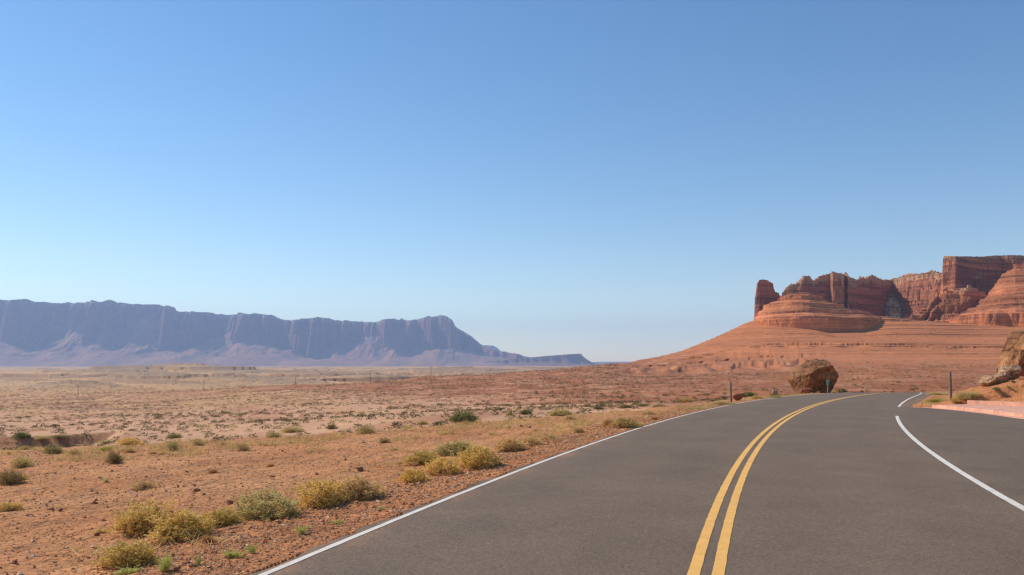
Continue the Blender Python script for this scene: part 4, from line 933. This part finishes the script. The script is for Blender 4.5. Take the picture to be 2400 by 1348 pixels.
SHRUBS = [
 # px, foot y, width, height, style, colour, label, group
 (283, 1332, 125, 58, 'clumpy', 'golden', 'nearest golden shrub, beside the feathery light green weed', G1),
 (312, 1251, 136, 64, 'clumpy', 'golden', 'golden shrub with a creeping branch and a cream stone at its foot', G1),
 (412, 1271, 116, 64, 'clumpy', 'golden', 'golden brown mound touching the yellow bush on its far side', G1),
 (508, 1237, 78, 42, 'clumpy', 'golden', 'bright yellow bush wedged between a brown mound and a sage mound', G1),
 (613, 1219, 132, 66, 'clumpy', 'sage', 'big pale sage mound, upper end of the near chain of shrubs', G1),
 (482, 1274, 48, 28, 'low', 'rust', 'rusty dry tuft in front of the chain of golden shrubs', G1),
 (232, 1253, 50, 10, 'low', 'golden', 'flat creeping golden branch trailing off a golden shrub', G1),
 (325, 1151, 70, 28, 'low', 'straw', 'tan dome of dry twigs alone on open gravel', G2),
 (497, 1112, 34, 13, 'low', 'rust', 'small dark tuft alone in the middle of the open gravel', G2),
 (632, 1096, 24, 11, 'low', 'rust', 'tiny brown tuft alone on the gravel above the pale sage mound', G2),
 (748, 1189, 98, 66, 'clumpy', 'golden', 'long golden mound with yellow spikes at its sunny end', G1),
 (826, 1173, 110, 54, 'clumpy', 'straw', 'tan half of the long mound nearest the asphalt', G1),
 (968, 1132, 60, 34, 'clumpy', 'golden', 'lowest golden bush of the row that climbs beside the road', G1),
 (1036, 1114, 74, 40, 'clumpy', 'golden', 'second golden bush of the row that climbs beside the road', G1),
 (1120, 1098, 102, 53, 'clumpy', 'golden', 'biggest yellow bush of the row that climbs beside the road', G1),
 (1196, 1060, 66, 33, 'clumpy', 'straw', 'pale straw bush at the top of the row beside the road', G1),
 (1243, 1046, 58, 28, 'wispy', 'straw', 'wispy dry tuft just past the pale straw bush', G1),
 (990, 1091, 76, 30, 'clumpy', 'golden', 'dark golden bush with a shadowed foot, behind the row', G1),
 (1072, 1070, 104, 38, 'clumpy', 'sage', 'wide sage grey mound behind the biggest yellow bush', G1),
 (898, 1040, 38, 21, 'low', 'straw', 'straw tuft with a green weed beside it', G2),
 (922, 1058, 30, 10, 'low', 'straw', 'flat straw tuft below a straw tuft and its green weed', G2),
 (855, 1019, 50, 28, 'wispy', 'sage', 'thin wispy bush on the rim, where the rim dips', G3),
 (1083, 991, 58, 26, 'clumpy', 'greenleaf', 'dark green bush, the greenest on the rim below the red mound', G3),
 (990, 997, 34, 14, 'low', 'golden', 'yellowish cushion on the rim beside a pale sage tuft', G3),
 (1028, 999, 32, 12, 'low', 'olive', 'brown cushion between a yellowish one and the dark green bush', G3),
 (1090, 997, 32, 13, 'low', 'straw', 'straw cushion in front of the dark green bush', G3),
 (1121, 994, 26, 11, 'low', 'golden', 'small yellow cushion right of the dark green bush', G3),
 (775, 1008, 30, 16, 'wispy', 'olive', 'dark olive bush standing alone on the rim', G3),
 (680, 1016, 54, 18, 'wispy', 'sage', 'broad low sage bush on the rim next to a smaller one', G3),
 (638, 1027, 38, 17, 'wispy', 'sage', 'smaller sage bush just below the broad one on the rim', G3),
 (955, 1006, 28, 10, 'wispy', 'sage', 'pale sage tuft on the rim beside a yellowish cushion', G3),
 (1290, 1032, 44, 20, 'low', 'straw', 'tan bush with a long shadow on the shoulder', G2),
 (1358, 1017, 38, 16, 'low', 'straw', 'compact tan bush midway up the shoulder', G2),
 (1467, 1005, 58, 27, 'clumpy', 'straw', 'broad pale straw bush close to the white edge line', G2),
 (1430, 1003, 38, 25, 'wispy', 'rust', 'reddish dry bush against the broad pale straw bush', G2),
 (1503, 999, 24, 11, 'low', 'golden', 'small golden bush between the pale straw bush and the road', G2),
 (1535, 986, 22, 12, 'low', 'rust', 'dark rusty bush almost touching the road', G2),
 (1524, 973, 46, 13, 'low', 'straw', 'low tan pair of tufts behind the dark rusty bush', G2),
 (1335, 986, 38, 13, 'low', 'straw', 'tan cushion in front of an olive spread', G2),
 (1316, 976, 54, 16, 'clumpy', 'sage', 'olive spread of twigs behind a tan cushion', G2),
 (1232, 973, 26, 13, 'clumpy', 'greenleaf', 'green bush on the rim with a pale tuft next to it', G3),
 (1470, 958, 42, 13, 'low', 'olive', 'dark olive bush breaking the rim line', G3),
 (1509, 954, 32, 9, 'wispy', 'greenleaf', 'green low bush on the rim beside the dark olive one', G3),
 (1548, 955, 40, 10, 'low', 'olive', 'brown olive bush low on the rim near the road bend', G3),
 (1615, 943, 42, 12, 'low', 'golden', 'olive yellow bush on the rim, nearest to the wooden post', G3),
 (1405, 961, 30, 10, 'low', 'olive', 'olive bush on the rim beside small dark ones', G3),
 (1193, 974, 24, 9, 'low', 'sage', 'pale tuft beside the green bush on the rim', G3),
 (1699, 935, 20, 9, 'low', 'olive', 'olive cushion just behind the wooden post', G5),
 (1757, 930, 28, 11, 'clumpy', 'greenleaf', 'green bush behind the dark red rock by the post', G5),
 (1778, 937, 40, 13, 'low', 'golden', 'yellow bush between the dark red rock and the asphalt', G5),
 (1700, 950, 60, 11, 'wispy', 'sage', 'pale grassy tuft at the foot of the wooden post', G5),
 (1640, 961, 56, 8, 'wispy', 'sage', 'thin pale grass strip along the white line below the post', G5),
 (1820, 935, 34, 8, 'wispy', 'lime', 'bright green strip of grass below the upright tan rock', G5),
 (1975, 921, 26, 10, 'clumpy', 'greenleaf', 'dark green bush behind the flat orange slab', G5),
 (1955, 922, 26, 6, 'low', 'golden', 'dry yellow grass at the foot of the mile marker', G5),
 (10, 1139, 74, 46, 'wispy', 'olive', 'dark olive bush cut by the frame edge, with a long shadow', G2),
 (49, 1127, 32, 18, 'low', 'golden', 'golden tuft against the dark olive bush at the frame edge', G2),
 (40, 1099, 56, 35, 'wispy', 'sage', 'airy sage bush above the dark olive bush at the frame edge', G2),
 (117, 1066, 44, 25, 'wispy', 'greenleaf', 'rounded green bush on the near rim below the rock ledge', G3),
 (168, 1070, 36, 23, 'wispy', 'straw', 'thin straw bush next to the rounded green bush', G3),
 (261, 1090, 42, 37, 'wispy', 'olive', 'dark brown upright bush in front of the lime green patch', G2),
 (300, 1063, 34, 13, 'low', 'rust', 'brown cushion behind the dark brown upright bush', G2),
 (45, 1039, 28, 13, 'clumpy', 'greenleaf', 'dark green bush at the rim under the gully ledge', G3),
 (52, 1056, 36, 14, 'low', 'golden', 'golden cushion below the dark green bush at the rim', G3),
 (17, 1067, 18, 14, 'low', 'golden', 'small golden bush near the frame edge at the rim', G3),
 (92, 1044, 30, 10, 'wispy', 'sage', 'grey sage tuft on the rim under the gully ledge', G3),
 (132, 1041, 36, 10, 'wispy', 'greenleaf', 'low green tuft on the rim under the dark gully notch', G3),
 (298, 1045, 38, 18, 'clumpy', 'golden', 'olive gold mound on the rim with a smaller one beside it', G3),
 (329, 1044, 22, 10, 'low', 'golden', 'smaller golden mound beside the olive gold mound', G3),
 (243, 1044, 40, 14, 'low', 'sage', 'pale olive spread on the rim behind the lime green patch', G3),
 (12, 1201, 44, 22, 'clumpy', 'golden', 'golden tuft cut by the frame edge above the near gravel', G2),
 (54, 1175, 26, 10, 'low', 'straw', 'flat straw tuft above the golden tuft at the frame edge', G2),
 (400, 1059, 38, 32, 'wispy', 'sage', 'tall sage bush with two tan cushions at its foot', G3),
 (404, 1029, 38, 14, 'wispy', 'greenleaf', 'green bush on the rim behind the tall sage bush', G3),
 (354, 1066, 26, 11, 'low', 'straw', 'tan cushion further from the tall sage bush', G2),
 (378, 1068, 24, 11, 'low', 'rust', 'brown cushion nearer to the tall sage bush', G2),
 (459, 1046, 38, 24, 'wispy', 'sage', 'olive sage bush on the rim past the tall one', G3),
 (564, 1059, 42, 26, 'wispy', 'straw', 'straw topped bush standing free below the rim', G2),
 (521, 1047, 20, 12, 'low', 'straw', 'tiny tan tuft left of the straw topped bush', G2),
 (2205, 944, 52, 12, 'wispy', 'yellowgreen', 'yellow green grass before the stout wooden post', G5),
 (2241, 945, 20, 17, 'wispy', 'golden', 'golden grass tuft hugging the stout wooden post', G5),
 (2262, 944, 40, 27, 'wispy', 'sage', 'sage bush between the stout post and the back kerb', G5),
 (2290, 936, 54, 14, 'wispy', 'sage', 'trailing sage bush on the dirt above the back kerb', G5),
 (2340, 938, 22, 9, 'wispy', 'greenleaf', 'green tuft just above the back kerb', G5),
 (2374, 887, 40, 10, 'wispy', 'greenleaf', 'grey green bush at the foot of the tall tan boulder', G5),
 (2205, 927, 50, 9, 'wispy', 'sage', 'dry grass behind the stout wooden post', G5),
]
WEEDS = [
 (378, 1347, 72, 52, 'feather', 'lime', 'feathery light green weed beside a dark stone', G4),
 (290, 1350, 78, 22, 'feather', 'lime', 'low light green weeds at the foot of the nearest golden shrub', G4),
 (540, 1313, 72, 24, 'feather', 'lime', 'spreading green weed close to the white line', G4),
 (588, 1300, 36, 32, 'feather', 'lime', 'taller green sprout at the end of the spreading weed', G4),
 (462, 1327, 22, 34, 'feather', 'lime', 'single slim green sprout between two green weeds', G4),
 (704, 1256, 38, 26, 'feather', 'lime', 'green sprout on the shoulder below the long golden mound', G4),
 (790, 1231, 42, 13, 'feather', 'lime', 'flat green weed among the grey pebbles of the shoulder', G4),
 (891, 1197, 30, 10, 'feather', 'lime', 'small green weed higher up the pebbly shoulder', G4),
 (246, 1132, 20, 13, 'feather', 'lime', 'tiny green weed alone on the open gravel', G4),
 (240, 1060, 54, 15, 'feather', 'yellowgreen', 'lime green patch of plants behind the dark brown upright bush', G3),
 (1184, 1087, 20, 9, 'feather', 'sage', 'pale weed between the golden row and the asphalt', G4),
 (928, 1032, 18, 10, 'feather', 'lime', 'green weed beside a straw tuft', G4),
 (1040, 1020, 30, 10, 'wispy', 'sage', 'pale grey tuft in the middle of the upper bench', G2),
 (1150, 1022, 26, 9, 'feather', 'sage', 'pale green weed on the upper bench near the pink stones', G2),
 (1192, 1004, 30, 9, 'feather', 'sage', 'pale green spread below the green bush on the rim', G2),
 (1255, 1012, 24, 10, 'feather', 'sage', 'pale green tuft beside the second pale stone', G2),
 (2365, 920, 12, 6, 'feather', 'lime', 'small green sprig on the mound slope', G5),
]
for a in SHRUBS: plant(*a[:7], group=a[7])
for a in WEEDS: plant(*a[:7], name='weed', cat='weed', group=a[7])

# dry grass tufts: along the rim of the bench, over its upper part, and in a strip by the far white line
def dry_grass():
    g = np.random.default_rng(1201); P_ = []
    px = g.uniform(-40, 1700, 900); Y = np.interp(px, EDGE_PX, EDGE_Y) * g.uniform(0.74, 1.03, 900); P_.append((px, Y, 1.0))
    px = g.uniform(880, 1420, 160); Y = np.interp(px, EDGE_PX, EDGE_Y) * g.uniform(0.5, 0.9, 160); P_.append((px, Y, 0.8))
    Y = g.uniform(33, 80, 260); d = np.abs(g.normal(0.7, 0.6, 260)) + 0.25; P_.append((CX + F * (XL(Y) - d) / Y, Y, 0.8))
    Y = g.uniform(8, 34, 240); d = g.normal(1.9, 0.45, 240) + 0.03 * Y; P_.append((CX + F * (XL(Y) - d) / Y, Y, 0.75))
    Y = g.uniform(40.3, 56, 150); d = np.abs(g.normal(0.8, 0.9, 150)) + 0.3; P_.append((CX + F * (back_line(Y) + d) / Y, Y, 0.9))
    V, Fc, T = [], [], []; b = 0
    for px, Y, m in P_:
        X = (px - CX) / F * Y; z = H(X, Y); ok = (X < XL(Y) - 0.25) | (X > back_line(Y) + 0.2)
        dn = fbm(X / 2.5, Y / 4.0, 2, 1203) > 0.0
        for i in np.nonzero(ok & dn)[0]:
            n = int(g.integers(10, 26)); r = g.uniform(0.05, 0.2) * m; hh = g.uniform(0.05, 0.2) * m
            a = g.normal(size=(n, 3)) * np.array([r, r, 0]); e = a + g.normal(size=(n, 3)) * np.array([0.5 * r + .02, 0.5 * r + .02, 0]) + np.array([0, 0, 1]) * hh * g.uniform(0.4, 1.1, (n, 1))
            v, f = ribbons(a, e, 0.01, 0.0045 + 0.00012 * Y[i], g)
            V.append(v + np.array([X[i], Y[i], z[i] - 0.005])); Fc.append(f + b); b += len(v)
            T.append(np.full(len(v), np.clip(g.normal(0.4, 0.25), 0, 1)))
    o = bpy.data.objects.new('dry_grass', build_part(np.concatenate(V), np.concatenate(Fc), M['straw'], np.concatenate(T))); COL.objects.link(o)
    tag(o, 'thin dry grass tufts along the rim of the bench and the road edge', 'grass', kind='stuff')
dry_grass()

# low bushes out on the valley floor: the ones that show largest are things, the rest one mass of scrub
def bush_mesh(seed, mat, n=64):
    g = np.random.default_rng(seed); P, d = dome_pts(n, g, 0.55, 0.3, seed)
    V, Fc = leaves(P * np.array([.5, .5, 1.0]) * 0.8, d + g.normal(size=(n, 3)) * 0.6, 0.24, 0.075, g)
    V[:, 2] = np.maximum(V[:, 2], 0)
    return V, Fc, np.repeat(g.uniform(0, 1, n), 4)
BUSH = [bush_mesh(900 + i, None) for i in range(6)]
BM = {(i, m): build_part(*BUSH[i][:2], M[m], BUSH[i][2]) for i in range(6) for m in ('scrubleaf', 'sage', 'darkscrub')}
def visible_spots(n, pxr, Yr_, seed, dens=None):
    g = np.random.default_rng(seed); px = g.uniform(*pxr, n); Y = np.exp(g.uniform(math.log(Yr_[0]), math.log(Yr_[1]), n))
    X = (px - CX) / F * Y; z = H(X, Y); ok = np.ones(n, bool)
    el = (z + 0.6 - EYE) / Y
    for f in np.linspace(0.06, 0.985, 60):           # drop those hidden behind nearer ground
        ok &= (H(X * f, Y * f, True) - EYE) / (Y * f) < el + 1e-4
    if dens is not None: ok &= g.uniform(0, 1, n) < dens(px, Y, X)
    return X[ok], Y[ok], z[ok], px[ok]
def dens(px, Y, X):
    d = 0.35 + 0.65 * sstep(-0.3, 0.4, fbm(X / 40.0, Y / 40.0, 3, 951))
    return d * (0.10 + 0.55 * sstep(120, 420, Y) + 0.6 * sstep(330, 520, Y) * sstep(500, 900, px)) * np.where(px > 1800, 0.6, 1.0) * np.where((px > 1450) & (Y > 560), 0.16, 1.0)
def put_bushes():
    zones = [((0, 1000), (52, 170), 'pale sandy floor just beyond the bench', 'bushes on the pale sandy floor'), ((1000, 1850), (60, 210), 'red floor of the hollow beyond the rim', 'bushes in the red hollow'), ((1990, 2340), (150, 330), 'red apron of the mesa beyond the road crest', 'bushes on the red apron')]
    mats = ['scrubleaf', 'scrubleaf', 'sage', 'darkscrub']; want = [95, 60, 24]
    for (pr, yr, where, grp), n in zip(zones, want):
        X, Y, z, px = visible_spots(n * 14, pr, yr, 961 + n)
        for i in range(min(n, len(X))):
            m = mats[int(rng.integers(0, 4))]; w = rng.uniform(0.4, 0.95) * (0.8 + Y[i] / 300)
            o = bpy.data.objects.new('bush', BM[int(rng.integers(0, 6)), m]); COL.objects.link(o)
            o.location = (X[i], Y[i], z[i] - 0.05); o.scale = (w, w, w * rng.uniform(0.42, 0.62)); o.rotation_euler = (0, 0, rng.uniform(0, 6.28))
            tag(o, 'small round bush dotted on the ' + where, 'bush', grp)
put_bushes()
def scrub():
    sets = [visible_spots(42000, (-40, 1500), (60, 900), 971, dens), visible_spots(14000, (1400, 2440), (120, 960), 973, dens), visible_spots(8000, (-40, 1400), (700, 2500), 975, dens)]
    V, Fc, T = [], [], []; b = 0; g = np.random.default_rng(977)
    for X, Y, z, px in sets:
        for i in range(len(X)):
            v, f, t = BUSH[int(g.integers(0, 6))]
            w = g.uniform(0.45, 1.35) * (0.78 + Y[i] / 750); a = g.uniform(0, 6.28); c, s_ = math.cos(a), math.sin(a)
            k = 44 if Y[i] < 260 else 26; sel = slice(0, 4 * k)
            q = v[sel]; q = np.stack([(q[:, 0] * c - q[:, 1] * s_) * w + X[i], (q[:, 0] * s_ + q[:, 1] * c) * w + Y[i], q[:, 2] * w * g.uniform(0.4, 0.6) + z[i] - 0.05], 1)
            V.append(q); Fc.append(f[:k] + b); b += 4 * k
            T.append(np.full(4 * k, g.uniform(0, 1) ** 1.3))
    me = build_part(np.concatenate(V), np.concatenate(Fc), M['scrubleaf'], np.concatenate(T))
    o = bpy.data.objects.new('scrub', me); COL.objects.link(o)
    tag(o, 'thousands of tiny scrub bushes speckling the valley floor and red slopes', 'scrub', kind='stuff')
scrub()

# ------------------------------------------------------------------ gravel on the roadside bench
def gravel():
    g = np.random.default_rng(991)
    n = 70000
    Y = np.exp(g.uniform(math.log(6.0), math.log(46), n)); d = np.where(g.uniform(0, 1, n) < 0.42, np.abs(g.normal(0.75, 0.55, n)) + 0.05, g.uniform(0.1, 1, n) ** 0.8 * (0.75 * Y + 3))
    X = XL(Y) - 0.16 - d / 0.93
    px = CX + F * X / Y; ok = (px > -60) & (Y < np.interp(px, EDGE_PX, EDGE_Y) * 1.02)
    Xr = g.uniform(20, 36, 5000); Yr2 = g.uniform(38, 60, 5000); okr = Xr > back_line(Yr2) + 0.4
    X = np.concatenate([X[ok], Xr[okr]]); Y = np.concatenate([Y[ok], Yr2[okr]]); n = len(X)
    z = H(X, Y)
    size = 0.0055 * np.exp(g.normal(0.15, 0.55, n)); size = np.clip(size * (0.75 + Y / 26.0), 0.004, 0.036)
    base = np.array([(1, 0, 0), (0, 1, 0), (-1, 0, 0), (0, -1, 0), (0.15, 0.1, 0.8), (-.1, 0, -0.8)], float)
    V = base[None] * (1 + 0.35 * g.normal(size=(n, 6, 1))) + 0.15 * g.normal(size=(n, 6, 3))
    V = V * size[:, None, None] * np.stack([g.uniform(0.8, 1.6, n), g.uniform(0.7, 1.2, n), g.uniform(0.5, 1.0, n)], 1)[:, None]
    a = g.uniform(0, 6.28, n); c, s_ = np.cos(a)[:, None], np.sin(a)[:, None]
    Vx = V[..., 0] * c - V[..., 1] * s_; Vy = V[..., 0] * s_ + V[..., 1] * c
    V = np.stack([Vx + X[:, None], Vy + Y[:, None], V[..., 2] + (z + size * 0.25)[:, None]], -1).reshape(-1, 3)
    f = np.array([(0, 1, 4), (1, 2, 4), (2, 3, 4), (3, 0, 4), (1, 0, 5), (2, 1, 5), (3, 2, 5), (0, 3, 5)])
    Fc = (f[None] + (np.arange(n) * 6)[:, None, None]).reshape(-1, 3)
    pal = np.array([(.54, .23, .095), (.46, .18, .07), (.62, .36, .19), (.40, .18, .09), (.68, .49, .33), (.34, .18, .11), (.56, .26, .095)])
    w = g.choice(len(pal), n, p=[.28, .2, .16, .12, .08, .06, .10]); col = pal[w] * g.uniform(0.85, 1.15, (n, 1))
    o = mesh_np('gravel', V, Fc, M['stone'], np.repeat(col, 6, 0), colname='tint')
    tag(o, 'loose reddish gravel strewn over the roadside bench', 'gravel', kind='stuff')
gravel()

# ------------------------------------------------------------------ haze
mb = MB(); mb.box(-22000, 22000, -400, 22400, -80, 1020)
hz = bpy.data.materials.new('haze_air'); hz.use_nodes = True
hn = hz.node_tree.nodes; hn.remove(hn['Principled BSDF'])
pv = hn.new('ShaderNodeVolumePrincipled'); pv.inputs['Color'].default_value = (0.43, 0.62, 1.0, 1); pv.inputs['Density'].default_value = 4.9e-5; pv.inputs['Anisotropy'].default_value = 0.2
hz.node_tree.links.new(pv.outputs['Volume'], hn['Material Output'].inputs['Volume'])
ho = mb.build('haze', hz); tag(ho, 'thin blue desert haze over the whole valley', kind='stuff')
